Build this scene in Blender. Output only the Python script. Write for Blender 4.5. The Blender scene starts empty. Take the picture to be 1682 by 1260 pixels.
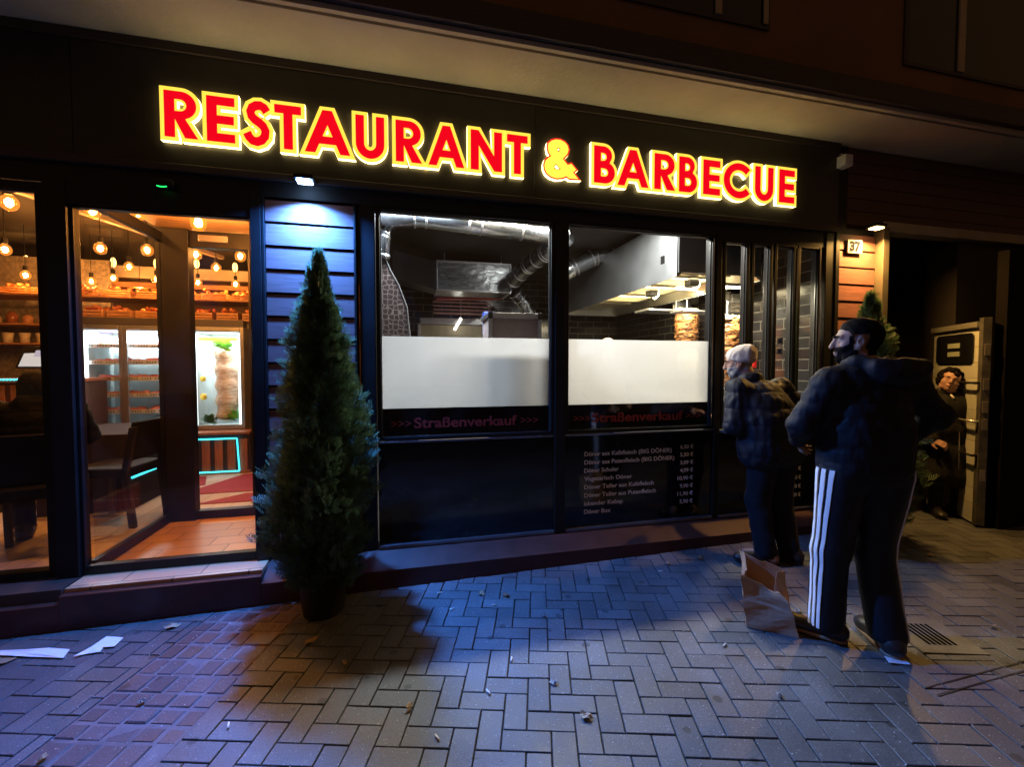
import bpy, bmesh, math, random
import numpy as np
from mathutils import Vector, Matrix
from mathutils.geometry import tessellate_polygon
R = math.radians
random.seed(7); RNG = np.random.RandomState(7)
scene = bpy.context.scene
COL = scene.collection

# ------------------------------------------------------------------ camera
FPX, YAW, PITCH = 720.0, R(13.7), R(2.15)
CAM = Vector((0, -3.25, 1.5))
FWD = Vector((math.sin(YAW)*math.cos(PITCH), math.cos(YAW)*math.cos(PITCH), -math.sin(PITCH)))
RGT = Vector((math.cos(YAW), -math.sin(YAW), 0)); UPV = RGT.cross(FWD)
cd = bpy.data.cameras.new("camera"); cam = bpy.data.objects.new("camera", cd); COL.objects.link(cam)
cd.sensor_width = 36; cd.lens = 36*FPX/1682; cd.clip_start = 0.02; cd.clip_end = 200
cam.matrix_world = Matrix(((RGT.x, UPV.x, -FWD.x, CAM.x), (RGT.y, UPV.y, -FWD.y, CAM.y), (RGT.z, UPV.z, -FWD.z, CAM.z), (0, 0, 0, 1)))
scene.camera = cam
# ------------------------------------------------------------------ world: dim urban night sky
w = bpy.data.worlds.new("World"); scene.world = w; w.use_nodes = True
bg = w.node_tree.nodes["Background"]; bg.inputs[0].default_value = (1.0, 0.50, 0.22, 1); bg.inputs[1].default_value = 0.068
scene.view_settings.view_transform = 'Standard'; scene.view_settings.look = 'None'
scene.view_settings.exposure = 0.2; scene.view_settings.gamma = 1
scene.cycles.use_denoising = True
scene.cycles.max_bounces = 8; scene.cycles.transparent_max_bounces = 16; scene.cycles.diffuse_bounces = 3
scene.cycles.sample_clamp_indirect = 4; scene.cycles.caustics_reflective = False; scene.cycles.caustics_refractive = False

def at(px, py, Y):
    d = FWD + RGT*((px-841)/FPX) + UPV*((630-py)/FPX); t = (Y-CAM.y)/d.y
    return CAM + d*t
def gz(x): return 0.016*(x+0.3)

# ------------------------------------------------------------------ materials
MATS = {}
def pm(name, col, rough=.6, metal=0, var=.18, nscale=6, bump=.15, bscale=70, spec=.5, coat=0, dist=.002):
    if name in MATS: return MATS[name]
    m = bpy.data.materials.new(name); m.use_nodes = True; nt = m.node_tree; N = nt.nodes; L = nt.links
    b = N["Principled BSDF"]; tc = N.new('ShaderNodeTexCoord')
    n = N.new('ShaderNodeTexNoise'); n.inputs['Scale'].default_value = nscale; n.inputs['Detail'].default_value = 6; n.inputs['Roughness'].default_value = .65
    L.new(tc.outputs['Object'], n.inputs['Vector'])
    cr = N.new('ShaderNodeMixRGB'); cr.blend_type = 'MIX'
    cr.inputs[1].default_value = tuple(c*(1-var) for c in col)+(1,); cr.inputs[2].default_value = tuple(min(1, c*(1+var)) for c in col)+(1,)
    mp = N.new('ShaderNodeMapRange'); mp.inputs[1].default_value = .3; mp.inputs[2].default_value = .7
    L.new(n.outputs[0], mp.inputs[0]); L.new(mp.outputs[0], cr.inputs[0]); L.new(cr.outputs[0], b.inputs['Base Color'])
    mr = N.new('ShaderNodeMapRange'); mr.inputs[3].default_value = max(.02, rough*.8); mr.inputs[4].default_value = min(1, rough*1.2)
    L.new(n.outputs[0], mr.inputs[0]); L.new(mr.outputs[0], b.inputs['Roughness'])
    b.inputs['Metallic'].default_value = metal; b.inputs['Specular IOR Level'].default_value = spec; b.inputs['Coat Weight'].default_value = coat
    if bump > 0:
        n2 = N.new('ShaderNodeTexNoise'); n2.inputs['Scale'].default_value = bscale; n2.inputs['Detail'].default_value = 4
        L.new(tc.outputs['Object'], n2.inputs['Vector'])
        bp = N.new('ShaderNodeBump'); bp.inputs['Strength'].default_value = bump; bp.inputs['Distance'].default_value = dist
        L.new(n2.outputs[0], bp.inputs['Height']); L.new(bp.outputs[0], b.inputs['Normal'])
    MATS[name] = m; return m
def em(name, col, s):
    if name in MATS: return MATS[name]
    m = bpy.data.materials.new(name); m.use_nodes = True; N = m.node_tree.nodes; b = N["Principled BSDF"]
    b.inputs['Base Color'].default_value = tuple(min(1, c)*.5 for c in col)+(1,); b.inputs['Emission Color'].default_value = tuple(col)+(1,); b.inputs['Emission Strength'].default_value = s
    b.inputs['Roughness'].default_value = .4
    MATS[name] = m; return m
def glassmat(name, tint=(.93, .95, .96), refl=.9, rough=.01, dirt=.03):
    if name in MATS: return MATS[name]
    m = bpy.data.materials.new(name); m.use_nodes = True; nt = m.node_tree; N = nt.nodes; L = nt.links
    N.remove(N["Principled BSDF"]); out = N["Material Output"]
    t = N.new('ShaderNodeBsdfTransparent'); t.inputs[0].default_value = tint+(1,)
    g = N.new('ShaderNodeBsdfGlossy'); g.inputs['Roughness'].default_value = rough; g.inputs[0].default_value = (refl,)*3+(1,)
    lw = N.new('ShaderNodeLayerWeight'); lw.inputs[0].default_value = .5
    pw = N.new('ShaderNodeMath'); pw.operation = 'POWER'; pw.inputs[1].default_value = 5; L.new(lw.outputs['Facing'], pw.inputs[0])
    f = N.new('ShaderNodeMath'); f.operation = 'MULTIPLY_ADD'; f.inputs[1].default_value = .8; f.inputs[2].default_value = .04; L.new(pw.outputs[0], f.inputs[0])
    mx = N.new('ShaderNodeMixShader'); L.new(f.outputs[0], mx.inputs[0]); L.new(t.outputs[0], mx.inputs[1]); L.new(g.outputs[0], mx.inputs[2])
    d = N.new('ShaderNodeBsdfDiffuse'); d.inputs[0].default_value = (.5, .5, .5, 1)
    tc = N.new('ShaderNodeTexCoord'); n = N.new('ShaderNodeTexNoise'); n.inputs['Scale'].default_value = 3; n.inputs['Detail'].default_value = 8
    L.new(tc.outputs['Object'], n.inputs['Vector']); mr = N.new('ShaderNodeMapRange'); mr.inputs[1].default_value = .45; mr.inputs[2].default_value = .8; mr.inputs[4].default_value = dirt
    L.new(n.outputs[0], mr.inputs[0]); m2 = N.new('ShaderNodeMixShader'); L.new(mr.outputs[0], m2.inputs[0]); L.new(mx.outputs[0], m2.inputs[1]); L.new(d.outputs[0], m2.inputs[2])
    L.new(m2.outputs[0], out.inputs[0]); MATS[name] = m; return m
def filmmat():
    m = bpy.data.materials.new("frosted_film"); m.use_nodes = True; nt = m.node_tree; N = nt.nodes; L = nt.links
    N.remove(N["Principled BSDF"]); out = N["Material Output"]
    a = N.new('ShaderNodeBsdfTranslucent'); a.inputs[0].default_value = (.97, .97, .97, 1)
    d = N.new('ShaderNodeBsdfDiffuse'); d.inputs[0].default_value = (.62, .62, .62, 1)
    mx = N.new('ShaderNodeMixShader'); mx.inputs[0].default_value = .18; L.new(a.outputs[0], mx.inputs[1]); L.new(d.outputs[0], mx.inputs[2])
    r = N.new('ShaderNodeBsdfRefraction'); r.inputs['IOR'].default_value = 1.35; r.inputs['Roughness'].default_value = .22; r.inputs[0].default_value = (.9, .9, .9, 1)
    m2 = N.new('ShaderNodeMixShader'); m2.inputs[0].default_value = .40; L.new(mx.outputs[0], m2.inputs[1]); L.new(r.outputs[0], m2.inputs[2])
    L.new(m2.outputs[0], out.inputs[0]); return m
FILM = filmmat()
def nodes_of(m): return m.node_tree.nodes, m.node_tree.links, m.node_tree.nodes["Principled BSDF"]
def paver_mat(name, c1, c2, speck=.5):
    m = bpy.data.materials.new(name); m.use_nodes = True; N, L, b = nodes_of(m)
    g = N.new('ShaderNodeNewGeometry'); tc = N.new('ShaderNodeTexCoord')
    mx = N.new('ShaderNodeMixRGB'); mx.inputs[1].default_value = c1+(1,); mx.inputs[2].default_value = c2+(1,); L.new(g.outputs['Random Per Island'], mx.inputs[0])
    n = N.new('ShaderNodeTexNoise'); n.inputs['Scale'].default_value = 2.2; n.inputs['Detail'].default_value = 8; n.inputs['Roughness'].default_value = .7; L.new(tc.outputs['Object'], n.inputs['Vector'])
    st = N.new('ShaderNodeMixRGB'); st.blend_type = 'MULTIPLY'; st.inputs[0].default_value = 1
    ra = N.new('ShaderNodeMapRange'); ra.inputs[1].default_value = .3; ra.inputs[2].default_value = .7; ra.inputs[3].default_value = .62; ra.inputs[4].default_value = 1.3; L.new(n.outputs[0], ra.inputs[0])
    L.new(mx.outputs[0], st.inputs[1]); L.new(ra.outputs[0], st.inputs[2])
    n3 = N.new('ShaderNodeTexNoise'); n3.inputs['Scale'].default_value = 190; n3.inputs['Detail'].default_value = 3; L.new(tc.outputs['Object'], n3.inputs['Vector'])
    r3 = N.new('ShaderNodeMapRange'); r3.inputs[1].default_value = .3; r3.inputs[2].default_value = .7; r3.inputs[3].default_value = .65; r3.inputs[4].default_value = 1.4; L.new(n3.outputs[0], r3.inputs[0])
    s2 = N.new('ShaderNodeMixRGB'); s2.blend_type = 'MULTIPLY'; s2.inputs[0].default_value = 1; L.new(st.outputs[0], s2.inputs[1]); L.new(r3.outputs[0], s2.inputs[2])
    v = N.new('ShaderNodeTexVoronoi'); v.inputs['Scale'].default_value = 42; v.inputs['Randomness'].default_value = 1; L.new(tc.outputs['Object'], v.inputs['Vector'])
    lt = N.new('ShaderNodeMapRange'); lt.inputs[1].default_value = .15; lt.inputs[2].default_value = .06; lt.inputs[3].default_value = 0; lt.inputs[4].default_value = speck; L.new(v.outputs['Distance'], lt.inputs[0])
    v3 = N.new('ShaderNodeMixRGB'); L.new(lt.outputs[0], v3.inputs[0]); L.new(s2.outputs[0], v3.inputs[1]); v3.inputs[2].default_value = (.5, .5, .48, 1)
    n5 = N.new('ShaderNodeTexNoise'); n5.inputs['Scale'].default_value = .9; n5.inputs['Detail'].default_value = 5; n5.inputs['Distortion'].default_value = .6; L.new(tc.outputs['Object'], n5.inputs['Vector'])
    r5 = N.new('ShaderNodeMapRange'); r5.inputs[1].default_value = .38; r5.inputs[2].default_value = .62; r5.inputs[3].default_value = .78; r5.inputs[4].default_value = 1.15; L.new(n5.outputs[0], r5.inputs[0])
    v2 = N.new('ShaderNodeTexVoronoi'); v2.inputs['Scale'].default_value = 5.5; L.new(tc.outputs['Object'], v2.inputs['Vector']); r6 = N.new('ShaderNodeMapRange'); r6.inputs[1].default_value = .10; r6.inputs[2].default_value = .13; r6.inputs[3].default_value = .45; r6.inputs[4].default_value = 1; L.new(v2.outputs['Distance'], r6.inputs[0])
    s5 = N.new('ShaderNodeMath'); s5.operation = 'MULTIPLY'; L.new(r5.outputs[0], s5.inputs[0]); L.new(r6.outputs[0], s5.inputs[1])
    s6 = N.new('ShaderNodeMixRGB'); s6.blend_type = 'MULTIPLY'; s6.inputs[0].default_value = 1; L.new(v3.outputs[0], s6.inputs[1]); L.new(s5.outputs[0], s6.inputs[2])
    L.new(s6.outputs[0], b.inputs['Base Color'])
    rr = N.new('ShaderNodeMapRange'); rr.inputs[1].default_value = .3; rr.inputs[2].default_value = .7; rr.inputs[3].default_value = .42; rr.inputs[4].default_value = .75; L.new(n.outputs[0], rr.inputs[0]); L.new(rr.outputs[0], b.inputs['Roughness'])
    bp = N.new('ShaderNodeBump'); bp.inputs['Strength'].default_value = .5; bp.inputs['Distance'].default_value = .0018; L.new(n3.outputs[0], bp.inputs['Height']); L.new(bp.outputs[0], b.inputs['Normal'])
    return m
def brickmat(name, c, mortar, sx, sz, axis='YZ', rough=.3, ms=.02, bw=.5):
    m = bpy.data.materials.new(name); m.use_nodes = True; N, L, b = nodes_of(m)
    tc = N.new('ShaderNodeTexCoord'); sp = N.new('ShaderNodeSeparateXYZ'); cb = N.new('ShaderNodeCombineXYZ'); L.new(tc.outputs['Object'], sp.inputs[0])
    L.new(sp.outputs[axis[0]], cb.inputs[0]); L.new(sp.outputs[axis[1]], cb.inputs[1])
    t = N.new('ShaderNodeTexBrick'); t.inputs['Scale'].default_value = 1; t.inputs['Brick Width'].default_value = sx; t.inputs['Row Height'].default_value = sz
    t.inputs['Mortar Size'].default_value = ms*sz; t.inputs['Color1'].default_value = c+(1,); t.inputs['Color2'].default_value = tuple(x*1.35 for x in c)+(1,); t.inputs['Mortar'].default_value = mortar+(1,); t.offset = bw
    L.new(cb.outputs[0], t.inputs['Vector']); L.new(t.outputs['Color'], b.inputs['Base Color']); b.inputs['Roughness'].default_value = rough
    inv = N.new('ShaderNodeMath'); inv.operation = 'SUBTRACT'; inv.inputs[0].default_value = 1; L.new(t.outputs['Fac'], inv.inputs[1])
    bp = N.new('ShaderNodeBump'); bp.inputs['Strength'].default_value = .6; bp.inputs['Distance'].default_value = .003; L.new(inv.outputs[0], bp.inputs['Height']); L.new(bp.outputs[0], b.inputs['Normal'])
    return m
def woodmat(name, c, axis='X', rough=.5, island=.25, k=.5):
    m = bpy.data.materials.new(name); m.use_nodes = True; N, L, b = nodes_of(m)
    tc = N.new('ShaderNodeTexCoord'); mp = N.new('ShaderNodeMapping'); L.new(tc.outputs['Object'], mp.inputs[0])
    s = {'X': (1.2, 18, 18), 'Y': (18, 1.2, 18), 'Z': (18, 18, 1.2)}[axis]; mp.inputs['Scale'].default_value = s
    n = N.new('ShaderNodeTexNoise'); n.inputs['Scale'].default_value = 4; n.inputs['Detail'].default_value = 7; n.inputs['Distortion'].default_value = .8; L.new(mp.outputs[0], n.inputs['Vector'])
    g = N.new('ShaderNodeNewGeometry'); a = N.new('ShaderNodeMath'); a.operation = 'MULTIPLY_ADD'; a.inputs[1].default_value = island; L.new(g.outputs['Random Per Island'], a.inputs[0]); L.new(n.outputs[0], a.inputs[2])
    mr = N.new('ShaderNodeMapRange'); mr.inputs[1].default_value = .35; mr.inputs[2].default_value = .85; L.new(a.outputs[0], mr.inputs[0])
    mx = N.new('ShaderNodeMixRGB'); mx.inputs[1].default_value = tuple(x*(1-k) for x in c)+(1,); mx.inputs[2].default_value = tuple(min(1, x*(1+k*.5)) for x in c)+(1,); L.new(mr.outputs[0], mx.inputs[0])
    L.new(mx.outputs[0], b.inputs['Base Color']); b.inputs['Roughness'].default_value = rough
    bp = N.new('ShaderNodeBump'); bp.inputs['Strength'].default_value = .25; bp.inputs['Distance'].default_value = .002; L.new(n.outputs[0], bp.inputs['Height']); L.new(bp.outputs[0], b.inputs['Normal'])
    return m
def islandmat(name, c1, c2, rough=.5, trans=0):
    m = islandmat0(name, c1, c2, rough)
    if trans:
        N, L, b = nodes_of(m); out = N["Material Output"]; t = N.new('ShaderNodeBsdfTranslucent'); L.new(b.inputs['Base Color'].links[0].from_socket, t.inputs[0]); mx = N.new('ShaderNodeMixShader'); mx.inputs[0].default_value = trans; L.new(b.outputs[0], mx.inputs[1]); L.new(t.outputs[0], mx.inputs[2]); L.new(mx.outputs[0], out.inputs[0])
    return m
def islandmat0(name, c1, c2, rough=.5):
    m = bpy.data.materials.new(name); m.use_nodes = True; N, L, b = nodes_of(m)
    g = N.new('ShaderNodeNewGeometry'); mx = N.new('ShaderNodeMixRGB'); mx.inputs[1].default_value = c1+(1,); mx.inputs[2].default_value = c2+(1,); L.new(g.outputs['Random Per Island'], mx.inputs[0])
    L.new(mx.outputs[0], b.inputs['Base Color']); b.inputs['Roughness'].default_value = rough
    return m
BLACKM = pm("black_painted_metal", (.010, .009, .009), .45, 0, .3, 5, .1, 120, .3)
BLACKG = pm("black_gloss_panel", (.008, .008, .010), .07, 0, .3, 3, .02, 8)
BLACKW = pm("black_wall", (.012, .011, .012), .7)
SIGNP = pm("sign_panel_dark", (.020, .017, .014), .38, 0, .35, 2.5, .08, 40)
WHITEP = pm("white_plastic", (.7, .7, .68), .4)
STEEL = pm("brushed_steel", (.50, .52, .54), .42, .9, .10, 3, .06, 6, dist=.004)
GALV = pm("galvanised_duct", (.34, .36, .38), .26, .95, .25, 7, .5, 14, dist=.012)
ALU = pm("aluminium", (.6, .6, .62), .32, .9, .1)
CREAM = pm("cream_render", (.42, .38, .30), .85, 0, .15, 2.2, .4, 90)
SOFF = pm("soffit_render", (.50, .46, .38), .9, 0, .16, 1.6, .6, 45, dist=.004)
UPW = pm("upper_render", (.19, .10, .05), .9, 0, .22, 1.3, .5, 60)
DKTRIM = pm("dark_fascia", (.045, .030, .024), .6)
MAROON = pm("maroon_plinth_tile", (.065, .020, .014), .5, 0, .3, 7, .2, 40)
GLASS = glassmat("window_glass")
GLASSI = glassmat("inner_glass", (.95, .96, .97), .6, .01, .02)
TILEK = brickmat("black_metro_tile", (.022, .021, .022), (.13, .125, .11), .30, .105, 'YZ', .16, .055)
TILEB = brickmat("black_metro_tile_back", (.022, .021, .022), (.20, .195, .17), .30, .105, 'XZ', .16, .06)

# ------------------------------------------------------------------ mesh helpers
class MB:
    def __init__(s): s.v = []; s.f = []; s.mi = []; s.cur = 0
    def add(s, vs, fs):
        o = len(s.v); s.v += [tuple(map(float, v)) for v in vs]; s.f += [tuple(i+o for i in f) for f in fs]; s.mi += [s.cur]*len(fs); return s
    def box(s, x0, x1, y0, y1, z0, z1):
        return s.add([(x0, y0, z0), (x1, y0, z0), (x1, y1, z0), (x0, y1, z0), (x0, y0, z1), (x1, y0, z1), (x1, y1, z1), (x0, y1, z1)],
                     [(0, 3, 2, 1), (4, 5, 6, 7), (0, 1, 5, 4), (1, 2, 6, 5), (2, 3, 7, 6), (3, 0, 4, 7)])
    def quad(s, *p): return s.add(p, [tuple(range(len(p)))])
    def prism(s, pts, d):
        n = len(pts); d = Vector(d); a = [Vector(p) for p in pts]
        return s.add(a+[p+d for p in a], [tuple(range(n))[::-1], tuple(range(n, 2*n))]+[(i, (i+1) % n, n+(i+1) % n, n+i) for i in range(n)])
    def tube(s, path, r, n=12, cap=True):
        path = [Vector(p) for p in path]; rr = r if hasattr(r, '__len__') else [r]*len(path); vs = []; fs = []
        prev = None
        for i, p in enumerate(path):
            t = (path[min(i+1, len(path)-1)]-path[max(i-1, 0)]).normalized()
            a = prev if prev else (Vector((0, 0, 1)) if abs(t.z) < .9 else Vector((1, 0, 0)))
            u = (a-t*a.dot(t)).normalized(); prev = u; v = t.cross(u)
            for k in range(n):
                c = 2*math.pi*k/n; vs.append(p+u*(math.cos(c)*rr[i])+v*(math.sin(c)*rr[i]))
        for i in range(len(path)-1):
            for k in range(n): fs.append((i*n+k, i*n+(k+1) % n, (i+1)*n+(k+1) % n, (i+1)*n+k))
        if cap: fs += [tuple(range(n))[::-1], tuple(range((len(path)-1)*n, len(path)*n))]
        return s.add(vs, fs)
    def lathe(s, c, prof, n=20):
        return s.tube([(c[0], c[1], c[2]+z+i*1e-6) for i, (r, z) in enumerate(prof)], [r for r, z in prof], n)
    def ell(s, c, r, n=12, m=8, rot=None):
        vs = []; fs = []
        for j in range(m+1):
            ph = math.pi*j/m
            for k in range(n):
                th = 2*math.pi*k/n; p = Vector((r[0]*math.sin(ph)*math.cos(th), r[1]*math.sin(ph)*math.sin(th), r[2]*math.cos(ph)))
                if rot: p = rot @ p
                vs.append(Vector(c)+p)
        for j in range(m):
            for k in range(n): fs.append((j*n+k, (j+1)*n+k, (j+1)*n+(k+1) % n, j*n+(k+1) % n))
        return s.add(vs, fs)
    def build(s, name, mat, parent=None, bevel=0, smooth=False, origin=None):
        me = bpy.data.meshes.new(name); me.from_pydata(s.v, [], s.f)
        for m in (mat if isinstance(mat, (list, tuple)) else [mat]): me.materials.append(m)
        if any(s.mi): me.polygons.foreach_set('material_index', s.mi)
        if smooth: me.polygons.foreach_set('use_smooth', [True]*len(me.polygons))
        me.validate(); me.update()
        return link(name, me, parent, bevel, smooth)
def wloc(o):
    v = Vector((0, 0, 0))
    while o: v += o.location; o = o.parent
    return v
def link(name, me, parent=None, bevel=0, smooth=False):
    o = bpy.data.objects.new(name, me); COL.objects.link(o)
    if parent: o.parent = parent; o.location = -wloc(parent)
    if bevel:
        b = o.modifiers.new('b', 'BEVEL'); b.width = bevel; b.segments = 2; b.limit_method = 'ANGLE'
        if smooth: b.harden_normals = False
    return o
def thing(name, label, cat, loc=(0, 0, 0), group=None, kind=None):
    o = bpy.data.objects.new(name, None); COL.objects.link(o); o.location = loc; o.empty_display_size = .1
    o['label'] = label; o['category'] = cat
    if group: o['group'] = group
    return o
def tag(o, label, cat, group=None, kind=None):
    o['label'] = label; o['category'] = cat
    if group: o['group'] = group
    if kind: o['kind'] = kind
    return o
def recenter(o):
    """move a single-mesh thing's origin to its base"""
    me = o.data; n = len(me.vertices); a = np.zeros(n*3); me.vertices.foreach_get('co', a); a = a.reshape(-1, 3)
    c = np.array([(a[:, 0].min()+a[:, 0].max())/2, (a[:, 1].min()+a[:, 1].max())/2, a[:, 2].min()]); me.vertices.foreach_set('co', (a-c).ravel()); me.update()
    o.location = c; return o
def struct(o, label=None): o['kind'] = 'structure'; return o
def copy_tree(o, parent=None):
    c = o.copy(); COL.objects.link(c); c.parent = parent
    for ch in o.children: copy_tree(ch, c)
    return c
def light(name, kind, loc, power, col, size=.1, parent=None, rot=None, **k):
    l = bpy.data.lights.new(name, kind); l.energy = power; l.color = col
    if kind == 'AREA': l.size = size
    else: l.shadow_soft_size = size
    for a, b in k.items(): setattr(l, a, b)
    o = bpy.data.objects.new(name, l); COL.objects.link(o)
    if parent: o.parent = parent; o.location = Vector(loc)-wloc(parent)
    else: o.location = loc
    if rot: o.rotation_euler = rot
    return o
def text(name, s, x, z, y, h, mat, parent=None, width=None, depth=.0015, bold=.0):
    """lettering on a facade-parallel face: x left edge, z baseline, h = cap height"""
    c = bpy.data.curves.new(name, 'FONT'); c.body = s; c.size = h/.70; c.extrude = depth/2; c.offset = bold*h
    o = bpy.data.objects.new(name, c); COL.objects.link(o); dg = bpy.context.evaluated_depsgraph_get(); me = bpy.data.meshes.new_from_object(o.evaluated_get(dg))
    bpy.data.objects.remove(o); a = np.zeros(len(me.vertices)*3); me.vertices.foreach_get('co', a); a = a.reshape(-1, 3)
    a[:, 0] -= a[:, 0].min(); k = (width/a[:, 0].max()) if width else 1
    b = np.stack([x+a[:, 0]*k, y-a[:, 2], z+a[:, 1]], 1); me.vertices.foreach_set('co', b.ravel()); me.materials.clear(); me.materials.append(mat); me.update()
    return link(name, me, parent)
def join_meshes(name, objs, parent, mat):
    bmm = bmesh.new()
    for o in objs: bmm.from_mesh(o.data)
    me = bpy.data.meshes.new(name); bmm.to_mesh(me); bmm.free(); me.materials.append(mat)
    for o in objs: bpy.data.objects.remove(o)
    return link(name, me, parent)
#==PARTS==
# ------------------------------------------------------------------ ground
PA = Vector((.346, -1.64)); UA = Vector((math.cos(R(17)), -math.sin(R(17)))); VA = Vector((math.sin(R(17)), math.cos(R(17))))
def uv2w(u, v): p = PA+UA*u+VA*v; return p.x, p.y
bed = MB(); bed.quad((-30, -30, gz(-30)-.012), (30, -30, gz(30)-.012), (30, 12, gz(30)-.012), (-30, 12, gz(-30)-.012))
o = bed.build("ground", pm("joint_sand", (.030, .026, .022), .95, 0, .4, 20, .6, 60)); struct(o)
def brick(mb, u0, u1, v0, v1, g=.0035, ch=.0022, dz=0, tilt=(0, 0), jit=0):
    u0 += g; u1 -= g; v0 += g; v1 -= g
    if u1-u0 < .015 or v1-v0 < .015: return
    c = ((u0, v0), (u1, v0), (u1, v1), (u0, v1)); vs = []
    for k, (e, z) in enumerate(((0, -.012), (0, -ch), (ch, 0))):
        for (u, v) in c:
            uu = u+(e if u == u0 else -e)+(random.uniform(-jit, jit) if jit and k < 2 else 0); vv = v+(e if v == v0 else -e)
            x, y = uv2w(uu, vv); vs.append((x, y, gz(x)+z+dz+tilt[0]*(uu-u0)+tilt[1]*(vv-v0)))
    mb.add(vs, [(8, 9, 10, 11)]+[(a*4+i, a*4+(i+1) % 4, (a+1)*4+(i+1) % 4, (a+1)*4+i) for a in (0, 1) for i in range(4)])
pv = MB(); SL, SR = -1.84, -1.30
for iu in range(-52, 86):
    for iv in range(-24, 40):
        k = (iu-iv) % 4
        if k == 0: r = [iu, iu+2, iv, iv+1]
        elif k == 3: r = [iu, iu+1, iv, iv+2]
        else: continue
        u0, u1, v0, v1 = [q*.1 for q in r]; x, y = uv2w((u0+u1)/2, (v0+v1)/2)
        if x < -5 or x > 8 or y < -3.8 or (y > -.1 and not (4.2 < x < 8 and y < 2.2)): continue
        if u0 < SR and u1 > SL:
            if u0 < SL-.02: u1 = SL
            elif u1 > SR+.02: u0 = SR
            else: continue
        brick(pv, u0, u1, v0, v1, g=random.uniform(.002, .0036), dz=random.gauss(0, .0008), tilt=(random.gauss(0, .005), random.gauss(0, .005)))
o = pv.build("pavement", paver_mat("concrete_pavers", (.078, .081, .085), (.108, .111, .115))); struct(o)
sv = MB(); v = -2.2
while v < 1.9:
    h = random.uniform(.085, .12); u = SL
    while u < SR-.03:
        wd = random.uniform(.08, .125); u1 = min(SR, u+wd)
        if SR-u1 < .05: u1 = SR
        x, y = uv2w(u, v)
        if y < -.12: brick(sv, u, u1, v+random.uniform(-.004, .004), v+h, g=random.uniform(.004, .008), ch=.006, dz=random.gauss(-.001, .0015), tilt=(random.gauss(0, .012), random.gauss(0, .012)), jit=.004)
        u = u1
    v += h
o = sv.build("pavement_setts", paver_mat("stone_setts", (.070, .048, .050), (.105, .076, .078), .45)); struct(o); o['label'] = "strip of small uneven reddish setts across the paving"
gr = MB(); u0, u1 = SL, SR
gr.add([(*uv2w(a_, b_), gz(uv2w(a_, b_)[0])-.0045) for a_, b_ in ((u0, -2.3), (u1, -2.3), (u1, 1.9), (u0, 1.9))], [(0, 1, 2, 3)])
o = gr.build("ground_grout", pm("pale_grout", (.15, .115, .115), .9, 0, .35, 14, .6, 80)); struct(o)
# drain grate and slot channel
d = thing("drain_grate", "small square dark slotted drain cover set in the paving by the striped trousers", "drain", (2.75, -1.5, gz(2.75)))
m = MB(); cx, cy = 2.74, -1.53
def rp(u, v, c=(cx, cy)): q = UA*u+VA*v; return c[0]+q.x, c[1]+q.y
m.add([(*rp(a, b), gz(2.75)+.005) for a, b in ((-.16, -.16), (.16, -.16), (.16, .16), (-.16, .16))]+[(*rp(a, b), gz(2.75)-.01) for a, b in ((-.16, -.16), (.16, -.16), (.16, .16), (-.16, .16))], [(0, 1, 2, 3)]+[(4+i, 4+(i+1) % 4, (i+1) % 4, i) for i in range(4)])
m.build("cover_plate", pm("drain_concrete", (.14, .125, .10), .8, 0, .3, 8, .5, 80), d)
m = MB()
for k in range(6):
    a = -.065+k*.026; m.add([(*rp(a-.0065+s*.0, b), gz(2.75)+.0065) for a, b, s in ((a-.008, -.095, 0), (a+.008, -.095, 0), (a+.008, .095, 0), (a-.008, .095, 0))], [(0, 1, 2, 3)])
m.build("slots", pm('slot_black', (.002, .002, .002), .95, spec=0), d)
m = MB()
for off in (0, .045):
    pts = [Vector((2.2, -1.90+off*1.0, gz(2.2)+.006)), Vector((2.31, -1.845+off, gz(2.3)+.006)), Vector((4.2, -1.84+off+.1, gz(4.2)+.006))]
    pts = [Vector((2.25, -1.86+off, gz(2.25)+.004)), Vector((4.4, -1.84+off, gz(4.4)+.004))]
    m.box(2.25, 4.6, -1.86+off, -1.848+off, gz(2.25)-.02, gz(2.25)-.019) if 0 else m.add([(2.28, -1.862+off, gz(2.28)+.0035), (4.6, -1.83+off, gz(4.6)+.0035), (4.6, -1.824+off, gz(4.6)+.0035), (2.28, -1.856+off, gz(2.28)+.0035)], [(0, 1, 2, 3)])
tag(recenter(m.build("slot_channel", pm("channel_dirt", (.035, .026, .018), .9, 0, .5, 12, .3, 60))), "thin double slotted drainage channel in the paving at the right edge", "drain")

# ------------------------------------------------------------------ building shell
bld = thing("apartment_building", "dark brown rendered building above and around the lit restaurant front", "building", (1, .2, 0))
m = MB(); m.box(-8, 14, -.53, -.2, 3.535, 8); m.box(-8, 14, -.2, 6, 3.62, 8)
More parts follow.
